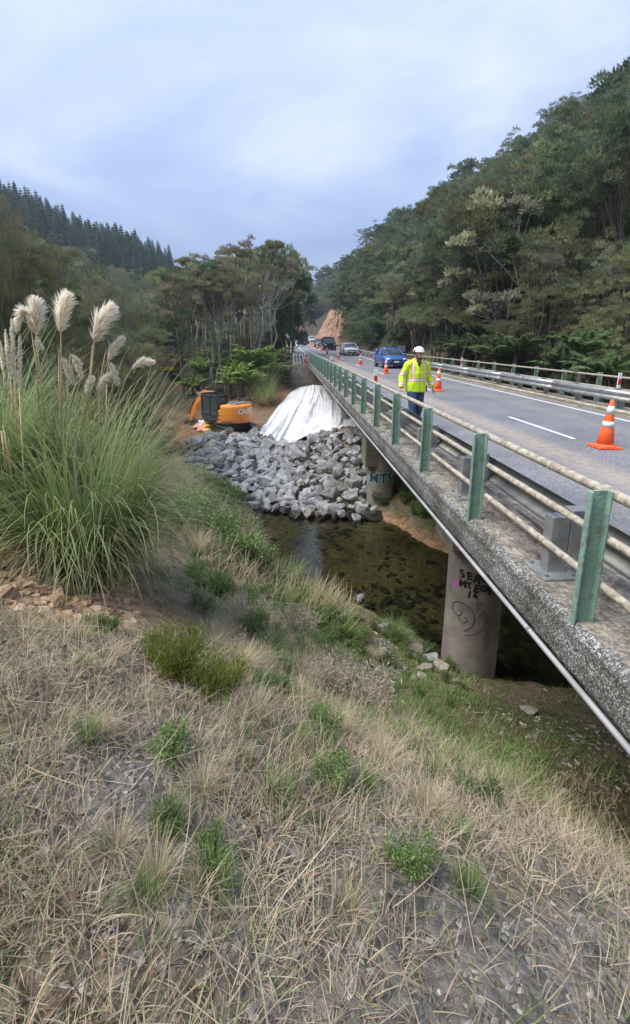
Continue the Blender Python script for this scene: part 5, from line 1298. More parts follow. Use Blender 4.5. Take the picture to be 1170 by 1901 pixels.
# ------------------------------------------------------------------ cars
def car(label, group, x, y, z, rz, paint, L=4.3, Wd=1.76, H=1.48, kind='hatch', lampsz=1.0, name='hatchback_car', dark=False):
    """front faces local -Y; base centre at the front axle's ground level middle"""
    t = thing(name, label, 'car', (x, y, z), rz, group)
    w = Wd / 2; yf, yr = -L / 2, L / 2
    suv = kind != 'hatch'
    hood = .93 if not suv else 1.12; belt = .95 if not suv else 1.18
    rows = []
    st = [(yf, .46, .66, .66), (yf + .03, .30, .72, .80), (yf + .16, .22, .78 if not suv else .98, .93), (yf + .5, .2, hood - .06, .985), (yf + 1.05, .2, hood + .02, 1.0), (yf + 1.3, .2, belt, 1.0), (0, .2, belt, 1.0), (yr - .9, .2, belt + .02, 1.0), (yr - .35, .22, belt + .02, .98), (yr - .1, .26, belt - .02, .93), (yr, .42, belt - .12, .84)]
    if suv: st[0] = (yf, .5, .9, .84); st[1] = (yf + .03, .36, 1.0, .92)
    for yy, zb, zt, k in st:
        a = w * k; zm = (zb + zt) / 2
        half = [(a * .86, zb), (a * .985, zb + .10), (a, zm), (a * .985, zt - .10 * (zt - zb)), (a * .90, zt - .02), (a * .5, zt + .012), (0, zt + .02)]
        rows.append([(-u, yy, v) for u, v in half] + [(u, yy, v) for u, v in half[-2::-1]])
    b = MB(); b.smooth = True; b.loft(rows, closed=True, caps=True); body = b.build('body', paint, t)
    md = body.modifiers.new('e', 'EDGE_SPLIT'); md.split_angle = .9
    # greenhouse
    wf = yf + (1.02 if not suv else 1.25); wt = wf + (.78 if not suv else .42); rr_ = yr - (.62 if not suv else .22); rb = yr - (.16 if not suv else .12)
    gs = [(wf, belt, belt + .01, .84), (wt, belt - .02, H - .05, .84), ((wt + rr_) / 2, belt - .02, H - .02, .84), (rr_, belt - .02, H - .07, .83), (rb, belt - .02, belt + .02, .80)]
    tf = .68 if not suv else .76
    rows = [[(-w * .93, yy, zb), (-w * (tf if zt > belt + .1 else .9), yy, zt), (w * (tf if zt > belt + .1 else .9), yy, zt), (w * .93, yy, zb)] for yy, zb, zt, k in gs]
    b = MB(); b.loft(rows, closed=True, caps=True); b.build('windows', M['glass'], t)
    b = MB(); b.smooth = True
    rows = []
    for yy, zt, e_ in ((wt - .03, H - .055, .0), (wt + .2, H - .02, .01), ((wt + rr_) / 2, H, .015), (rr_ - .1, H - .035, .01), (rr_ + .06, H - .085, 0)):
        a = w * (tf + .015); rows.append([(-a, yy, zt - .035), (-a * .97, yy, zt + .01), (-a * .5, yy, zt + .03), (a * .5, yy, zt + .03), (a * .97, yy, zt + .01), (a, yy, zt - .035)])
    b.loft(rows, closed=True, caps=True); b.build('roof', paint, t)
    for s in (-1, 1):
        for p, q, rad in (((s * w * .92, wf, belt), (s * w * (tf + .005), wt, H - .04), .035), ((s * w * .945, (wf + rr_) / 2 + .15, belt), (s * w * (tf + .01), (wt + rr_) / 2, H - .03), .035), ((s * w * .94, rb - .25, belt), (s * w * (tf + .005), rr_ - .05, H - .06), .06)):
            b = MB(); b.tube([p, q], rad, 6); b.build('pillar', paint, t)
        b = MB(); b.smooth = True; b.ell((s * (w + .10), wf + .38, belt + .04), (.10, .06, .075), 10, 6); b.build('mirror', paint, t)
        b = MB(); b.smooth = True
        if suv: b.lathe([(0.001, 0), (.09, .005), (.09, .05)], 12)
        else: b.ell((0, 0, 0), (.17 * lampsz, .11, .085), 12, 6)
        o = b.build('headlight', M['lamp'], t); o.location = (s * w * .70, yf + (.10 if not suv else -.01), .68 if not suv else .84); o.rotation_euler = (0, 0, s * .5) if not suv else (PI / 2, 0, 0)
        b = MB(); b.box((s * w * .99, yf + 2.1, .52), (.02, 1.2, .05)); b.build('door_strip', M['black'], t)
    b = MB(); b.prism([(-.42, .56), (.42, .56), (.34, .66), (-.34, .66)] if not suv else [(-.5, .74), (.5, .74), (.5, .92), (-.5, .92)], yf - .012, yf + .1, 'Y'); b.build('grille', M['black'], t)
    b = MB(); b.prism([(-.55, .30), (.55, .30), (.48, .46), (-.48, .46)], yf - .012, yf + .12, 'Y'); b.build('air_intake', M['black'], t)
    b = MB(); b.box((0, yf - .02, .50), (.36, .012, .125)); b.build('number_plate', M['white'], t)
    tr_ = .315 if not suv else .39; wb = L * .305
    for s in (-1, 1):
        for yy in (yf + .86, yr - .86):
            o = thing('wheel', None, None, (s * (w - .10), yy, tr_), 0); o.parent = t
            b = MB(); b.smooth = True; b.lathe([(tr_ * .62, -.10), (tr_ * .95, -.105), (tr_, -.07), (tr_, .07), (tr_ * .95, .105), (tr_ * .62, .10)], 24)
            q = b.build('tyre', M['rubber'], o); q.rotation_euler = (0, PI / 2, 0)
            b = MB(); b.lathe([(.05, -.09), (tr_ * .62, -.10), (tr_ * .64, .10), (tr_ * .5, .085), (.06, .095)], 20)
            for k in range(5): b.box((math.cos(k * 1.257) * tr_ * .34, math.sin(k * 1.257) * tr_ * .34, .10 * s), (.30 * tr_ * 2, .05, .03), rz=k * 1.257)
            q = b.build('rim', M['galv'] if not dark else M['black'], o); q.rotation_euler = (0, PI / 2, 0)
            b = MB(); b.lathe([(tr_ + .07, -.006), (tr_ + .07, .006)], 24); q = b.build('wheel_arch', M['black'], t); q.rotation_euler = (0, PI / 2, 0); q.location = (s * (w - .004), yy, tr_ + .02)
    return t
def road_pt(y, dx): return float(road_x(y)) + dx, y, float(road_z(y)) + .01
blue = mat('metallic_blue', (.05, .15, .46), rough=.3, metal=.25, coat=.6); silver = mat('silver_paint', (.56, .57, .59), rough=.35, metal=.35, coat=.5)
blackp = mat('black_paint', (.012, .012, .014), rough=.25, coat=.5); greyp = mat('grey_paint', (.12, .13, .14), rough=.3, metal=.4, coat=.5); whitep = mat('pale_car_paint', (.62, .63, .63), rough=.35, coat=.5)
car('blue hatchback leading the queue behind the worker', 'queue of cars', 7.95, 37.6, 0.01, .03, blue, 4.25, 1.77, 1.48)
c = car('silver hatchback second in the queue behind the blue car', 'queue of cars', 7.35, 58.6, .36, .05, silver, 4.35, 1.79, 1.46, lampsz=1.15)
# dark lower mask of the silver car
c = car('black boxy off road car with roof rack and round lamps', 'queue of cars', 6.35, 77.2, .64, .05, blackp, 4.6, 1.95, 1.98, kind='suv', name='off_road_car', dark=True)
b = MB(); b.box((0, .3, 2.04), (1.5, 1.9, .05)); b.build('roof_rack', M['black'], c)
for i in range(4):
    b = MB(); b.lathe([(.085, 0), (.085, .06)], 12); o = b.build('spot_lamp', M['lamp'], c); o.location = (-.54 + i * .36, -.66, 2.12); o.rotation_euler = (PI / 2, 0, 0)
b = MB(); b.box((0, -2.38, .55), (1.75, .14, .20)); b.tube([(-.45, -2.42, .5), (-.42, -2.44, 1.02), (.42, -2.44, 1.02), (.45, -2.42, .5)], .035, 6); b.build('bull_bar', M['black'], c)
b = MB(); b.tube([(.99, -.9, 1.1), (.99, -.62, 1.2), (.86, -.25, 1.95), (.86, -.27, 2.1)], .04, 6); b.build('snorkel', M['black'], c)
car('dark grey car half hidden behind the black off road car', 'queue of cars', 5.75, 90.5, .97, .05, greyp, 4.4, 1.78, 1.55)
car('pale car fourth from the black one near the bend', 'queue of cars', 6.15, 127.5, 1.75, .03, whitep, 4.4, 1.8, 1.55)
car('pale car last in the queue before the bend', 'queue of cars', 6.2, 152, 2.58, .06, whitep, 4.4, 1.8, 1.5)
c = car('dark utility vehicle parked under the arrow board at the bend', None, 2.9, 163, 3.15, .15, greyp, 4.9, 1.85, 1.75, kind='suv', name='utility_vehicle')

# ------------------------------------------------------------------ traffic cones
M['refl'] = mat('reflective_white_band', (.66, .67, .68), (.78, .78, .78), .45, scale=20)
def cone_parts():
    def R_at(z): return .155 - (.155 - .032) * (z - .05) / .85
    b = MB(); b.smooth = True; b.lathe([(R_at(.04), .04), (R_at(.30), .30), (R_at(.60), .60), (R_at(.9), .90), (.026, .905), (.022, .86)], 28)
    body = b.mesh('cone_body')
    bb_ = MB(); bb_.smooth = True
    bb_.prism([(math.cos(a) * .27 if abs(math.cos(a)) > 0 else 0, math.sin(a) * .27) for a in [k * PI / 4 + PI / 8 for k in range(8)]], .0, .045, 'Z')
    bb_ = MB(); bb_.box((0, 0, .022), (.42, .42, .032)); 
    for s in (-1, 1):
        for k in range(5):
            bb_.box((-.18 + k * .09, s * .205, .014), (.045, .03, .027)); bb_.box((s * .205, -.18 + k * .09, .014), (.03, .045, .027))
    bb_.smooth = True; bb_.lathe([(.20, .037), (.17, .055), (.158, .075)], 28)
    base = bb_.mesh('cone_base', True)
    out = []
    for z0, z1 in ((.40, .505), (.64, .79)):
        b = MB(); b.smooth = True; b.lathe([(R_at(z0) + .0035, z0), (R_at(z1) + .0035, z1)], 28); out.append(b.mesh('band', True))
    return body, base, out
cb, cbase, cbands = cone_parts()
def cone(px_, py_, r, label, lean=0, m='orange'):
    p = at_r(px_, py_, r); x, y = p[0], p[1]
    z = float(road_z(y)) + .004
    t = thing('traffic_cone', label, 'traffic cone', (x, y, z), random.uniform(-.15, .15), 'orange traffic cones on the centre line')
    link('cone_body', cb, M[m], t); link('cone_base', cbase, M[m], t)
    for q in cbands: link('reflective_band', q, M['refl'], t)
    t.rotation_euler[1] = lean
    return t
cone(1122, 831, at_z(1122, 831, 0)[1] * 1.17 if 0 else float(np.hypot(*at_z(1122, 831, 0)[:2])), 'nearest traffic cone, at the right edge of the picture on a lane dash', .02)
cone(813, 726, float(np.hypot(*at_z(813, 726, 0)[:2])), 'traffic cone just right of the worker', 0)
cone(716.5, 693.5, float(np.hypot(*at_z(716.5, 693.5, 0)[:2])), 'traffic cone in front of the blue car')
cone(669, 678, float(np.hypot(*at_z(669, 678, 0)[:2])), 'traffic cone between the blue and the silver car')
names = ['traffic cone left of the silver car', 'traffic cone in front of the black off road car', 'traffic cone left front of the black off road car', 'traffic cone beside the dark grey car', 'small traffic cone left of the dark grey car', 'fifth traffic cone from the bend', 'fourth traffic cone from the bend', 'third traffic cone from the bend', 'second traffic cone from the bend', 'farthest traffic cone at the bend']
for (x_, d), nm in zip(((628.6, 50.5), (607.4, 61), (597.5, 71), (589, 81), (582.3, 91), (577, 102), (572, 115), (567, 128), (562, 141), (558.5, 153)), names): cone(x_, 640, d, nm)
t = cone(566, 672, 46.6, 'lone traffic cone at the fence end of the bridge'); t.location = (at_r(566, 672, 46.6)[0], 46.4, .0)

# ------------------------------------------------------------------ signs at the bend
yel = mat('sign_yellow', (.75, .48, .03), rough=.45)
t = thing('chevron_sign', 'black arrow board with yellow chevrons at the far bend', 'road sign', tuple(at_r(549.5, 612, 176)[:2]) + (float(road_z(176)) + .2,), 0)
b = MB(); b.box((0, 0, 1.5), (2.7, .05, .85)); b.build('board', M['black'], t)
for i in range(4):
    x0 = -1.02 + i * .6; b = MB(); b.prism([(x0, 1.85), (x0 + .2, 1.85), (x0 + .48, 1.5), (x0 + .2, 1.15), (x0, 1.15), (x0 + .28, 1.5)], -.045, -.027, 'Y'); b.build('chevron', yel, t)
for x in (-1.1, 1.1):
    b = MB(); b.tube([(x, .05, -1.4), (x, .05, 1.9)], .05, 6); b.build('post', M['galv'], t)
p = at_r(553.5, 613, 160)
t = thing('work_sign', 'orange roadworks sign leaning in front of the arrow board', 'road sign', (p[0], p[1], p[2] - 1.25))
b = MB(); b.prism([(0, .65), (.6, 1.25), (0, 1.85), (-.6, 1.25)], -.03, 0, 'Y'); b.build('panel', M['orange'], t)
b = MB(); b.tube([(-.4, .3, -.8), (0, 0, 1.2)], .03, 5); b.build('leg', M['galv'], t); b = MB(); b.tube([(.4, .3, -.8), (0, 0, 1.2)], .03, 5); b.build('leg', M['galv'], t)
p = at_r(584.5, 612, 186)
t = thing('bend_sign', 'small yellow bend warning sign right of the road at the far curve', 'road sign', (p[0], p[1], p[2] - 1.6))
b = MB(); b.prism([(-.42, 1.1), (.42, 1.1), (.42, 2.1), (-.42, 2.1)], -.03, 0, 'Y'); b.build('panel', yel, t)
b = MB(); b.prism([(-.12, 1.25), (.0, 1.25), (.0, 1.6), (.16, 1.78), (.08, 1.95), (-.12, 1.68)], -.045, -.032, 'Y'); b.build('symbol', M['black'], t)
b = MB(); b.tube([(0, .03, -1.5), (0, .03, 1.1)], .05, 6); b.build('post', M['galv'], t)
p = at_r(742, 648, 42)
t = thing('sign_back', 'grey back of a road sign behind the roof of the blue car', 'road sign', (10.2, 43.5, .2))
b = MB(); b.box((0, 0, 1.15), (.75, .03, .6)); b.build('panel', M['galv'], t); b = MB(); b.tube([(0, .04, -.6), (0, .04, 1.4)], .04, 6); b.build('post', M['galv'], t)
make_guardrail('guardrail', 'distant guardrail along the outside of the far bend', 9.9, -1, 150, 205, base=False, ztop=.72)

# ------------------------------------------------------------------ excavator
org = mat('digger_orange', (.72, .24, .035), (.80, .30, .05), .45, scale=3, c3=(.35, .19, .09), c3scale=2.2, c3lo=.62, c3hi=.8); dgrey = mat('digger_dark_grey', (.025, .03, .036), (.05, .055, .06), .5, scale=4)
steel = mat('muddy_track_steel', (.07, .055, .045), (.20, .155, .12), .8, scale=6, bump=.4)
p = at_r(431, 805, 34.0); ez = hz(p[0], p[1]) + .0
ex = thing('excavator', 'orange crawler excavator on the brown ledge above the boulders', 'excavator', (p[0], p[1], ez), 0, None, 1.0)
und = math.radians(32); upp = math.radians(52)
U = thing('undercarriage', None, None, (0, 0, 0), und); U.parent = ex
T_ = []
for s in (-1, 1):
    path = []
    n = 44; Lt, h = 3.75, .78
    for i in range(n):
        q = i / n * (2 * (Lt - h) + PI * h)
        if q < Lt - h: path.append((-(Lt - h) / 2 + q, h, 0))
        elif q < Lt - h + PI * h / 2: a = (q - (Lt - h)) / (h / 2); path.append(((Lt - h) / 2 + math.sin(a) * h / 2, h / 2 + math.cos(a) * h / 2, a))
        elif q < 2 * (Lt - h) + PI * h / 2: path.append(((Lt - h) / 2 - (q - (Lt - h) - PI * h / 2), 0, PI))
        else: a = (q - 2 * (Lt - h) - PI * h / 2) / (h / 2); path.append((-(Lt - h) / 2 - math.sin(a) * h / 2, h / 2 - math.cos(a) * h / 2, PI + a))
    b = MB(); b.box((s * 1.0, 0, h / 2), (.36, Lt - h, h * .72)); b.lathe([(h * .38, -.12), (h * .38, .12)], 16)
    b = MB(); b.box((s * 1.0, 0, h / 2), (.30, Lt - .7, h * .62))
    tr = b.build('track_frame', dgrey, U)
    for i in range(5):
        b = MB(); b.smooth = True; b.lathe([(.10, -.22), (.10, .22)], 12); o = b.build('roller', steel, U); o.rotation_euler = (0, PI / 2, 0); o.location = (s * 1.0, -1.2 + i * .6, .13)
    for yy in (-(Lt - h) / 2, (Lt - h) / 2):
        b = MB(); b.lathe([(.12, -.2), (h * .40, -.18), (h * .40, .18), (.12, .2)], 18); o = b.build('sprocket', steel, U); o.rotation_euler = (0, PI / 2, 0); o.location = (s * 1.0, yy, h / 2)
    b = MB(); b.box((0, 0, 0), (.52, .20, .035)); b.box((0, .06, .03), (.52, .025, .045)); sm = b.mesh('track_shoe', True)
    for (yy, zz, a) in path:
        o = link('track_shoe', sm, steel, U); o.location = (s * 1.0, yy, zz); o.rotation_euler = (-a, 0, 0)
b = MB(); b.box((0, 0, .62), (1.6, 1.4, .42)); b.lathe([(.6, .7), (.6, .98)], 20); b.build('car_body', dgrey, U)
H_ = thing('upper_house', None, None, (0, 0, .95), upp); H_.parent = ex
# counterweight: rounded rear shell
b = MB(); b.smooth = False
arc = [(1.27 * math.cos(a) * (1.0), -.15 + 1.45 * math.sin(a)) for a in np.linspace(-PI * .02, -PI * .98, 22)]
b.smooth = True
rows = []
for z, k in ((.04, .94), (.10, .99), (.30, 1.0), (1.10, 1.0), (1.24, .985), (1.30, .93)):
    rows.append([(x * k, y * k, z) for x, y in arc])
b.loft(rows, closed=True, caps=True); o = b.build('counterweight', org, H_); md = o.modifiers.new('e', 'EDGE_SPLIT'); md.split_angle = .8
b = MB(); b.box((.62, .35, .62), (1.28, 1.1, 1.16)); b.build('right_side_box', org, H_, bevel=.04)
b = MB(); b.box((-.63, -.02, .50), (1.26, .50, .90)); b.build('left_side_panel', org, H_, bevel=.04)
b = MB(); b.box((0, .30, .05), (2.5, 2.3, .12)); b.build('house_floor', dgrey, H_)
b = MB(); b.box((.25, -.62, 1.33), (1.6, 1.0, .10)); b.box((.62, .30, 1.24), (1.1, .7, .12)); b.build('engine_hood', mat('hood_grey', (.17, .175, .18), rough=.6), H_, bevel=.02)
b = MB()
for q in ([(-.9, -1.0, 1.3), (-.9, -1.0, 1.5), (1.1, -1.0, 1.5), (1.1, -1.0, 1.3)], [(1.15, -.9, 1.3), (1.15, -.9, 1.55), (1.15, .6, 1.55), (1.15, .6, 1.2)]): b.tube(q, .022, 6)
b.build('hand_rail', M['black'], H_)
b = MB(); b.lathe([(.05, 1.28), (.05, 1.6)], 10, (.75, -.75, 0)); b.build('exhaust_pipe', M['black'], H_)
# cab: frame posts, roof, door with glass
cx0, cx1, cy0, cy1, cz0, cz1 = -1.27, -.27, .05, 1.62, .12, 1.90
b = MB(); b.box(((cx0 + cx1) / 2, (cy0 + cy1) / 2, .42), (cx1 - cx0, cy1 - cy0, .60)); b.build('cab_base', dgrey, H_, bevel=.03)
b = MB(); b.box(((cx0 + cx1) / 2, (cy0 + cy1) / 2, 1.28), (cx1 - cx0 - .05, cy1 - cy0 - .06, 1.12)); b.build('cab_glass', mat('green_tinted_cab_glass', (.045, .06, .06), rough=.08, spec=.8), H_)
b = MB(); b.box(((cx0 + cx1) / 2, (cy0 + cy1) / 2, cz1), (cx1 - cx0 + .04, cy1 - cy0 + .05, .12)); b.build('cab_roof', dgrey, H_, bevel=.03)
for i in range(6):
    b = MB(); b.box(((cx0 + cx1) / 2, cy0 + .15 + i * .25, cz1 + .12), (cx1 - cx0 - .05, .05, .05)); b.build('guard_bar', M['black'], H_)
for x in (cx0 + .02, cx1 - .02):
    b = MB(); b.box((x, (cy0 + cy1) / 2, cz1 + .10), (.05, cy1 - cy0, .08)); b.build('guard_side', M['black'], H_)
    for y in (cy0 + .05, cy1 - .05, (cy0 + cy1) / 2 - .05):
        b = MB(); b.box((x, y, 1.2), (.09, .10 if y != cy0 + .05 else .2, 1.4)); b.build('cab_post', dgrey, H_)
b = MB(); b.box(((cx0 + cx1) / 2, cy0 + .02, .86), (cx1 - cx0, .07, .3)); b.build('rear_panel', dgrey, H_)
for k, (y, hh) in enumerate(((-.02, .42), (-.02, .30))):
    b = MB(); b.box((-1.265, y, .30 + k * .28), (.02, .36, .05)); b.build('vent_slot', M['black'], H_)
# white lettering bent round the counterweight
me = text_mesh('CASE', .46, .004, .12, .014)
bm = bmesh.new(); bm.from_mesh(me); bmesh.ops.triangulate(bm, faces=bm.faces); bmesh.ops.subdivide_edges(bm, edges=[e_ for e_ in bm.edges if e_.calc_length() > .15], cuts=2)
aC = -PI * .56
for v in bm.verts:
    a = aC + v.co.x * 1.08 / 1.36; k = 1.0 + .008 + v.co.z
    v.co = Vector((1.27 * math.cos(a) * k, -.15 + 1.45 * math.sin(a) * k, .86 + v.co.y))
bm.to_mesh(me); bm.free()
link('lettering', me, M['white'], H_)
# boom, stick, rams, bucket
def slab(name, pts, wd, m, parent, x=.12):
    b = MB(); b.prism(pts, x - wd / 2, x + wd / 2, 'X'); return b.build(name, m, parent, bevel=.02)
slab('boom', [(.9, .55), (1.15, .40), (1.9, 1.45), (2.6, 1.62), (3.62, .80), (3.78, 1.02), (2.85, 2.02), (1.9, 2.02), (1.35, 1.6)], .34, org, H_)
slab('stick', [(3.25, 1.25), (3.55, 1.40), (4.2, .55), (4.5, -.35), (4.3, -.4), (3.75, .4)], .26, org, H_)
for a, c_, m_ in (((.12, 1.2, .2), (.12, 1.95, 1.4), M['chrome']), ((.12, 2.2, 2.12), (.12, 3.35, 1.5), M['black']), ((.12, 3.85, 1.35), (.12, 4.5, .2), M['black'])):
    b = MB(); b.tube([a, c_], .06, 8); b.build('ram', m_, H_)
b = MB(); b.prism([(4.2, -.35), (4.55, -.25), (4.8, -.6), (4.65, -.95), (4.25, -1.02), (4.0, -.85)], -.33, .55, 'X'); b.build('bucket', mat('bucket_steel', (.03, .032, .036), (.09, .09, .09), .6, scale=4), H_, bevel=.02)
me = text_mesh('CASE', .24, .002, .1); o = link('lettering', me, M['white'], H_); o.rotation_euler = (PI / 2, -.0, -PI / 2); o.location = (-.062, 3.2, 1.8)

# sand bags beside the digger
def bag_mesh(seed):
    b = MB(); b.smooth = True; b.ell((0, 0, 0), (.42, .28, .15), 14, 8)
    r = np.random.default_rng(seed); me = b.mesh('bag')
    for v in me.vertices:
        v.co.x *= 1 + .12 * math.sin(v.co.y * 9 + seed); v.co.z += .035 * math.sin(v.co.x * 13 + seed) - .02 * abs(v.co.x); v.co.y *= 1 + .15 * abs(v.co.x)
    return me
bm_ = [bag_mesh(i) for i in range(4)]
bw = mat('white_sack', (.7, .7, .7), (.82, .82, .82), .7, scale=4); byel = mat('yellow_sack', (.66, .50, .03), (.74, .58, .06), .6, scale=4); bor = mat('orange_sack', (.60, .22, .12), (.70, .40, .30), .7, scale=3)
cnt = 0
for m_, cname, lst in ((bw, 'white', [(378, 768, 39.3, 0), (384, 764, 39.6, .25), (388, 771, 39, 0), (375, 775, 38.8, .1), (383, 777, 38.4, 0), (390, 760, 40, .3), (372, 781, 38, 0), (380, 784, 37.8, .05), (388, 781, 38, 0), (386, 768, 39.2, .45), (379, 772, 39, .35), (393, 766, 39.8, .1)]),
                    (byel, 'yellow', [(388, 773, 37.2, .56), (388, 775, 37.2, .28), (388, 781, 37.2, .0), (381, 772, 37.8, .0)]), (bor, 'orange', [(368, 783, 37.9, .05), (374, 789, 37.4, .1), (380, 788, 37.3, .0), (370, 776, 38.5, .1)])):
    for k, (x_, y_, r, up_) in enumerate(lst):
        r = r - 2.4; p = at_r(x_, y_, r); z0 = hz(p[0], p[1]); nl = 1 + (up_ > .2) + (up_ > .5); nl = 1 if cname == 'yellow' else nl
        pos = {'yellow': ['topmost yellow sack against the digger cab', 'middle yellow sack against the digger cab', 'lowest yellow sack beside the digger track', 'yellow sack tucked behind the yellow stack'], 'orange': ['orange sack at the left end of the bag heap', 'orange sack at the front of the bag heap', 'orange sack between white bags and digger track', 'faded orange sack near the digger bucket']}.get(cname)
        for lv in range(nl):
            o = link('sandbag', bm_[cnt % 4].copy(), None); top = lv == nl - 1; o.data.materials.append(m_ if top or cname == 'yellow' else bw)
            o.location = (p[0] + (0 if top else .12 * math.sin(cnt * 2.3)), p[1], z0 + .13 + .27 * lv + (up_ if cname == 'yellow' else 0)); o.rotation_euler = (.1 * math.sin(cnt), .12 * math.cos(cnt * 2), cnt * 1.1 if cname != 'yellow' else -.4); o.scale = (1.1,) * 3
            tag(o, (pos[k] if pos and top else 'white filled bag in the loose heap between bucket and cab' if cname != 'yellow' else 'yellow sack low in the stack against the digger cab'), 'sandbag', 'bags by the digger'); cnt += 1

# ------------------------------------------------------------------ yellow dumper beyond the track
p = at_r(322, 708, 60)
d = thing('dump_truck', 'yellow tracked dumper with brown load bed among trees on the dirt track', 'dumper', (p[0], p[1], hz(p[0], p[1])), -.25)
yl = mat('dumper_yellow', (.62, .38, .03), (.7, .45, .05), .5, scale=3, c3=(.3, .2, .1)); 
b = MB(); b.prism([(-1.2, 1.5), (1.2, 1.5), (1.35, 2.35), (-1.35, 2.35)], -1.6, 1.4, 'Y'); b.build('load_bed', mat('muddy_bed', (.22, .13, .08), (.34, .22, .14), .8, scale=2), d, bevel=.03)
b = MB(); b.box((0, 0, 1.25), (2.0, 3.6, .4)); b.build('chassis', yl, d, bevel=.03)
b = MB(); b.box((1.0, 1.9, 1.7), (.9, 1.0, 1.3)); b.build('cab', yl, d, bevel=.05)
for s in (-1, 1):
    b = MB(); b.smooth = True
    rows = []
    for k in range(28):
        a = 2 * PI * k / 28; yy = math.copysign(1.2, math.cos(a)) + .5 * math.cos(a); zz = .55 + .53 * math.sin(a)
        rows.append([(s * .8, yy, zz), (s * 1.3, yy, zz)])
    b.loft(rows + [rows[0]]); b.box((s * 1.05, 0, .55), (.4, 3.0, .8)); b.build('track', M['rubber'], d)

# ------------------------------------------------------------------ the worker
def remesh(b, voxel, name, smooth_it=6):
    me = b.mesh(name, True); o = bpy.data.objects.new('tmp', me); COL.objects.link(o)
    m1 = o.modifiers.new('r', 'REMESH'); m1.mode = 'VOXEL'; m1.voxel_size = voxel; m1.use_smooth_shade = True
    m2 = o.modifiers.new('s', 'SMOOTH'); m2.iterations = smooth_it; m2.factor = .5
    out = bpy.data.meshes.new_from_object(o.evaluated_get(bpy.context.evaluated_depsgraph_get())); out.name = name
    bpy.data.objects.remove(o); out.materials.clear()
    return out
wk = thing('person', 'worker in yellow high visibility jacket, jeans and white helmet walking along the bridge', 'person', (2.84, 10.55, 0.0), .18)
skin = mat('brown_skin', (.52, .32, .22), rough=.55)
SH = {-1: Vector((-.20, 0, 1.47)), 1: Vector((.20, 0, 1.47))}; EL = {-1: Vector((-.335, .03, 1.19)), 1: Vector((.325, .05, 1.20))}; WR = {-1: Vector((-.375, -.07, .955)), 1: Vector((.39, -.03, .96))}
HP = {-1: Vector((-.10, 0, .95)), 1: Vector((.10, 0, .95))}; KN = {-1: Vector((-.12, -.13, .52)), 1: Vector((.10, -.02, .50))}; AN = {-1: Vector((-.12, -.17, .10)), 1: Vector((.11, .18, .13))}
b = MB()
b.ell((0, 0, 1.25), (.17, .11, .28)); b.ell((0, 0, 1.0), (.165, .115, .14)); b.tube([(0, .01, 1.45), (0, -.015, 1.62)], [.068, .06], 12)
hc = Vector((.008, -.035, 1.69)); hr = Matrix.Rotation(.35, 4, 'Z')
def hp(x, y, z): return hc + hr.to_3x3() @ Vector((x, y, z))
b.ell(hc, (.078, .098, .12), 16, 12, rz=.35); b.ell(hp(0, -.035, -.055), (.058, .062, .065), 12, 8, rz=.35)
b.ell(hp(0, -.10, -.012), (.013, .022, .026), 8, 6, rz=.35); b.ell(hp(0, -.092, .022), (.05, .014, .012), 8, 6, rz=.35)
b.ell(hp(0, -.094, -.055), (.026, .010, .009), 8, 6, rz=.35)
for s in (-1, 1):
    b.ell(hp(s * .08, .01, -.01), (.010, .022, .032), 8, 6, rz=.35)
    b.tube([SH[s], EL[s], WR[s]], [.052, .042, .03], 10)
    b.tube([HP[s], KN[s], AN[s]], [.088, .058, .042], 12)
    d_ = (WR[s] - EL[s]).normalized(); pc = WR[s] + d_ * .055
    b.ell(pc, (.022, .042, .052), 10, 8)
    for k in range(4):
        st_ = pc + Vector((0, -.030 + k * .020, 0)) + d_ * .035; ln = (.062, .072, .068, .052)[k]
        b.tube([st_, st_ + d_ * ln * .5, st_ + d_ * ln * .85 + Vector((-s * .018, -.006, 0))], [.0105, .0098, .008], 6)
    b.tube([pc + Vector((0, -.035, .02)), pc + Vector((-s * .01, -.06, -.005)), pc + Vector((-s * .012, -.068, -.03))], [.012, .011, .009], 6)
link('body', remesh(b, .0085, 'body', 3), skin, wk)
hi = mat('hi_vis_yellow', (.62, .86, .02), (.68, .92, .04), .65, scale=7, bump=.3, bscale=9); hor = mat('hi_vis_orange', (.85, .16, .06), rough=.6)
b = MB()
b.ell((0, 0, 1.33), (.235, .155, .24)); b.ell((0, .005, 1.08), (.235, .165, .26)); b.lathe([(.235, .86), (.24, .90), (.23, 1.1), (.225, 1.3)], 20, (0, 0, 0), (1, .72))
b.ell((0, .055, 1.53), (.13, .10, .075)); b.ell((0, .0, 1.50), (.105, .095, .06))
for s in (-1, 1):
    b.ell(SH[s] + Vector((-s * .02, 0, -.01)), (.10, .095, .10)); b.tube([SH[s], EL[s], WR[s] + Vector((0, 0, .01))], [.092, .078, .062], 14)
me = remesh(b, .013, 'jacket', 4)
for m_ in (hi, M['refl'], hor): me.materials.append(m_)
for pl in me.polygons:
    c_ = pl.center; x, y, z = c_
    arm = abs(x) > .235 - max(0, (1.42 - z)) * .0 and z < 1.52 and (abs(x) > .245)
    k = 0
    def band(v, c0, hw, ow=.014):
        a = abs(v - c0); return 1 if a < hw else 2 if a < hw + ow else 0
    if arm: k = band(z, 1.295 - (abs(x) - .25) * .25, .022) or band(z, 1.06, .022)
    else:
        k = band(z, 1.135, .026, .016)
        if not k and z > 1.15 and z < 1.57: k = band(abs(x), .135, .020, .013) if abs(y) > .03 else 0
    pl.material_index = k
v_noise = [v for v in me.vertices]
for v in v_noise:
    n_ = mnoise.noise(Vector((v.co.x * 9, v.co.y * 9, v.co.z * 5))); v.co += v.normal * n_ * .014
jk = link('jacket', me, None, wk)
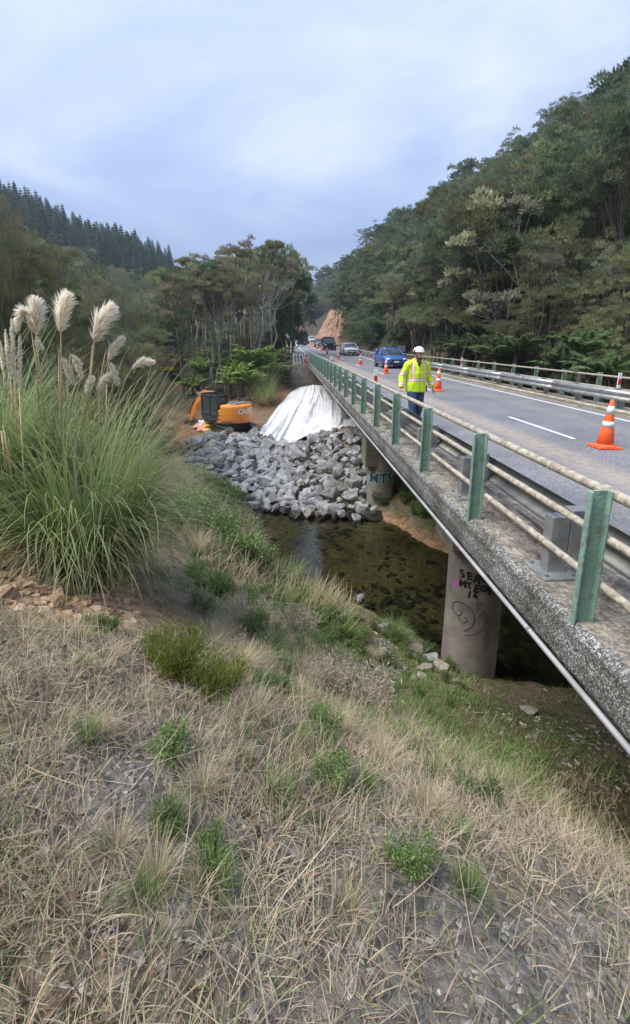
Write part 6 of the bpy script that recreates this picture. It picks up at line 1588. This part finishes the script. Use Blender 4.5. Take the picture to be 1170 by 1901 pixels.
b = MB(); b.box((0, -.168, 1.2), (.012, .008, .56), rx=0); b.build('zip', mat('zip_dark_yellow', (.35, .48, .02), rough=.6), wk)
b = MB(); b.ell((0, -.075, 1.54), (.052, .05, .05), 12, 8); b.ell((0, -.125, 1.47), (.035, .035, .10), 12, 8, rx=.25); b.build('shirt_collar', M['black'], wk)
b = MB(); b.smooth = True
b.ell((0, 0, .95), (.18, .13, .14))
for s in (-1, 1): b.tube([HP[s] + Vector((0, 0, .03)), (HP[s] + KN[s]) / 2, KN[s], (KN[s] + AN[s]) / 2, AN[s] + Vector((0, 0, -.02))], [.115, .10, .082, .078, .080], 14)
me = remesh(b, .013, 'jeans', 3)
for v in me.vertices: v.co += v.normal * mnoise.noise(Vector((v.co.x * 11, v.co.y * 11, v.co.z * 9))) * .010
link('jeans', me, mat('blue_denim', (.03, .055, .11), (.06, .10, .17), .85, scale=8, bump=.4), wk)
for s in (-1, 1):
    b = MB(); b.ell(AN[s] + Vector((0, -.06, -.045)), (.05, .135, .05)); b.tube([AN[s] + Vector((0, .02, -.05)), AN[s] + Vector((0, .0, .08))], [.055, .055], 12)
    me = remesh(b, .012, 'boot', 2); link('boot', me, M['bark_dark'], wk)
HM = thing('helmet', None, None, (0, 0, 0)); HM.parent = wk
b = MB(); b.smooth = True
prof = [(.126, .045), (.124, .06), (.118, .09), (.10, .125), (.065, .150), (.02, .162), (.001, .163)]
b.X = Matrix.Translation(hc) @ hr @ Matrix.Diagonal((.88, 1.06, 1, 1)); b.lathe(prof, 24); b.lathe([(.126, .040), (.131, .046), (.124, .054)], 24)
b.prism([(-.075, -.105), (.075, -.105), (.05, -.152), (-.05, -.152)], .042, .052, 'Z'); b.build('shell', M['white'], HM)
for s in (-1, 1):
    b = MB(); b.X = Matrix.Translation(hc) @ hr; b.smooth = True; b.ell((s * .105, .02, .055), (.02, .03, .035), 10, 8); b.build('ear_clip', M['black'], HM)
    b = MB(); b.tube([hp(s * .088, .0, .04), hp(s * .083, -.02, -.05), hp(s * .04, -.06, -.115)], .005, 5); b.build('strap', M['black'], HM)
b = MB(); b.ell(hp(0, -.052, -.090), (.050, .046, .030), 14, 8, rz=.35); b.ell(hp(0, -.094, -.040), (.026, .010, .006), 8, 6, rz=.35); b.ell(hp(-.062, -.02, -.062), (.012, .035, .036), 8, 6); b.ell(hp(.062, -.02, -.062), (.012, .035, .036), 8, 6)
link('beard', remesh(b, .007, 'beard', 1), mat('black_hair', (.012, .010, .009), rough=.8), wk)
b = MB(); b.ell(hp(0, .03, .02), (.083, .088, .088), 14, 8, rz=.35); b.build('hair', mat('dark_hair', (.015, .012, .010), rough=.8), wk)
for s in (-1, 1):
    b = MB(); b.smooth = True; b.ell(hp(s * .032, -.093, .008), (.013, .006, .007), 8, 6, rz=.35); b.build('eye', M['black'], wk)
    b = MB(); b.ell(hp(s * .033, -.098, .026), (.018, .005, .004), 8, 6, rz=.35); b.build('eyebrow', M['black'], wk)
b = MB(); b.box((.235, .0, .93), (.05, .08, .14)); b.build('radio', M['black'], wk, bevel=.008)

# ------------------------------------------------------------------ each of a kind gets the words that point to it
ORD = ['nearest', 'second', 'third', 'fourth', 'fifth', 'sixth', 'seventh', 'eighth', 'ninth', 'tenth', 'eleventh', 'twelfth', 'thirteenth', 'fourteenth', 'fifteenth']
RIGHT = [(612, 'above the black off road car'), (650, 'above the silver car'), (700, 'between silver and blue cars'), (735, 'above the blue car'), (770, 'above the worker'), (813, 'above the cone beside the worker'), (870, 'behind the middle marker post'),
         (920, 'right of the middle marker post'), (980, 'behind the middle of the far guardrail'), (1050, 'behind the right part of the far guardrail'), (1122, 'above the nearest cone'), (1165, 'at the right picture edge')]
LEFT = [(10, 'behind the leftmost plumes'), (65, 'behind the twin plumes'), (113, 'behind the tall straight plume'), (160, 'between the two tallest plumes'), (200, 'behind the plume leaning right'), (262, 'behind the arching plume'), (322, 'beside the yellow dumper'), (370, 'above the digger bucket'),
        (412, 'above the digger cab'), (450, 'above the digger counterweight'), (490, 'above the drooping grass clump'), (540, 'above the tarpaulin'), (580, 'above the far bridge end')]
BANK = [(310, 'beside the pampas edge'), (370, 'below the digger bucket'), (430, 'below the digger'), (500, 'below the left tarpaulin edge'), (580, 'below the tarpaulin'), (660, 'left of the second pier'), (720, 'below the second pier'), (790, 'left of the nearest pier'), (870, 'by the nearest pier')]
def relabel(group, look, anchors):
    objs = [o for o in S.objects if o.get('group') == group]; bk = {}
    for o in objs:
        u, v = pix(o.location); k = min(range(len(anchors)), key=lambda i: abs(anchors[i][0] - u)); r = math.hypot(o.location.x, o.location.y)
        w = '' if anchors is not BANK else ' at the bank top' if r < 3 else ' on the upper slope' if r < 6 else ' halfway down' if r < 9 else ' on the lower slope' if r < 12 else ' near the water' if r < 15 else ' by the river bend' if r < 18 else ' far along the bank'
        bk.setdefault((k, w), []).append(o)
    for (k, w), l in bk.items():
        l.sort(key=lambda o: math.hypot(o.location.x, o.location.y))
        for i, o in enumerate(l):
            lk = (look(o) if callable(look) else look) + w
            o['label'] = ('%s %s' % (lk, anchors[k][1])) if len(l) == 1 else ('%s %s, %s' % (lk, anchors[k][1], ORD[0] if i == 0 else ORD[min(i, 14)] + ' nearest'))
KL = {}
for nm, ks in (('thin crowned pale stemmed tree', K_kan), ('tall bluish green tree', K_tall), ('olive feathery tree', K_oliv), ('brownish feathery tree', K_bush), ('dense dark green tree', K_dark)):
    for q in ks: KL[q[1].name] = nm
def look(o):
    for c in o.children:
        if c.data and c.data.name in KL: return KL[c.data.name]
    return 'green tree'
shr = lambda o: look(o).replace('tree', 'shrub')
relabel('forest on the right slope', look, RIGHT); relabel('forest high on the right slope', lambda o: look(o) + ' high', RIGHT)
relabel('trees above the clay slip', look, [(600, 'left of the clay slip top'), (630, 'over the clay slip'), (660, 'right of the clay slip'), (690, 'well right of the clay slip')])
relabel('undergrowth of the right forest', shr, RIGHT); relabel('bank shrubs right of the cars', lambda o: shr(o) + ' on the bank', RIGHT)
relabel('native trees below the pines', lambda o: look(o) + ' under the pines', LEFT); relabel('scrub in the left valley', lambda o: look(o) + ' in the valley', LEFT)
relabel('dark trees behind the grove', lambda o: look(o) + ' behind the grove', LEFT); relabel('undergrowth of the grove', lambda o: shr(o) + ' under the grove', LEFT)
relabel('trees left of the far road', lambda o: look(o) + ' left of the far road', LEFT); relabel('verge shrubs', lambda o: shr(o) + ' on the left verge', LEFT)
relabel('distant trees at the bend', lambda o: look(o) + ' at the far bend', [(530, 'left of the arrow board'), (550, 'behind the arrow board'), (570, 'between the two signs'), (585, 'behind the bend sign'), (605, 'left of the clay slip'), (630, 'behind the clay slip')])
for g, l in (('tufts on the upper slope', 'mixed tuft'), ('dry brush on the river bank', 'tangle of grey brown stems'), ('straw clumps on the river bank', 'straw coloured clump'), ('green weeds above the river', 'leafy weed'), ('dry tufts in the foreground', 'small dry tuft'), ('small weeds on the terrace', 'tiny green weed'), ('green tufts on the terrace', 'fresh green tuft'),
             ('dry tufts at the bank top', 'dry tuft'), ('green tufts at the bank top', 'green tuft'), ('weeds at the bank top', 'low weed'),
             ('dry stalks in the foreground', 'thin dry stalks'), ('weeds under the bridge', 'dark weed'), ('brush by the works track', 'dry brush'), ('weeds left of the boulders', 'weed')):
    relabel(g, l, BANK)

# ------------------------------------------------------------------ damp air between here and the far hills
haze = MB(); haze.box((0, 130, 60), (820, 700, 150))
hm = bpy.data.materials.new('damp_air'); hm.use_nodes = True; hm.node_tree.nodes.clear()
ho = hm.node_tree.nodes.new('ShaderNodeOutputMaterial'); hv = hm.node_tree.nodes.new('ShaderNodeVolumePrincipled')
hv.inputs['Color'].default_value = (.80, .87, 1.0, 1); hv.inputs['Density'].default_value = .0005; hv.inputs['Anisotropy'].default_value = .2
hm.node_tree.links.new(hv.outputs[0], ho.inputs['Volume'])
haze.build('haze', hm, kind='stuff')
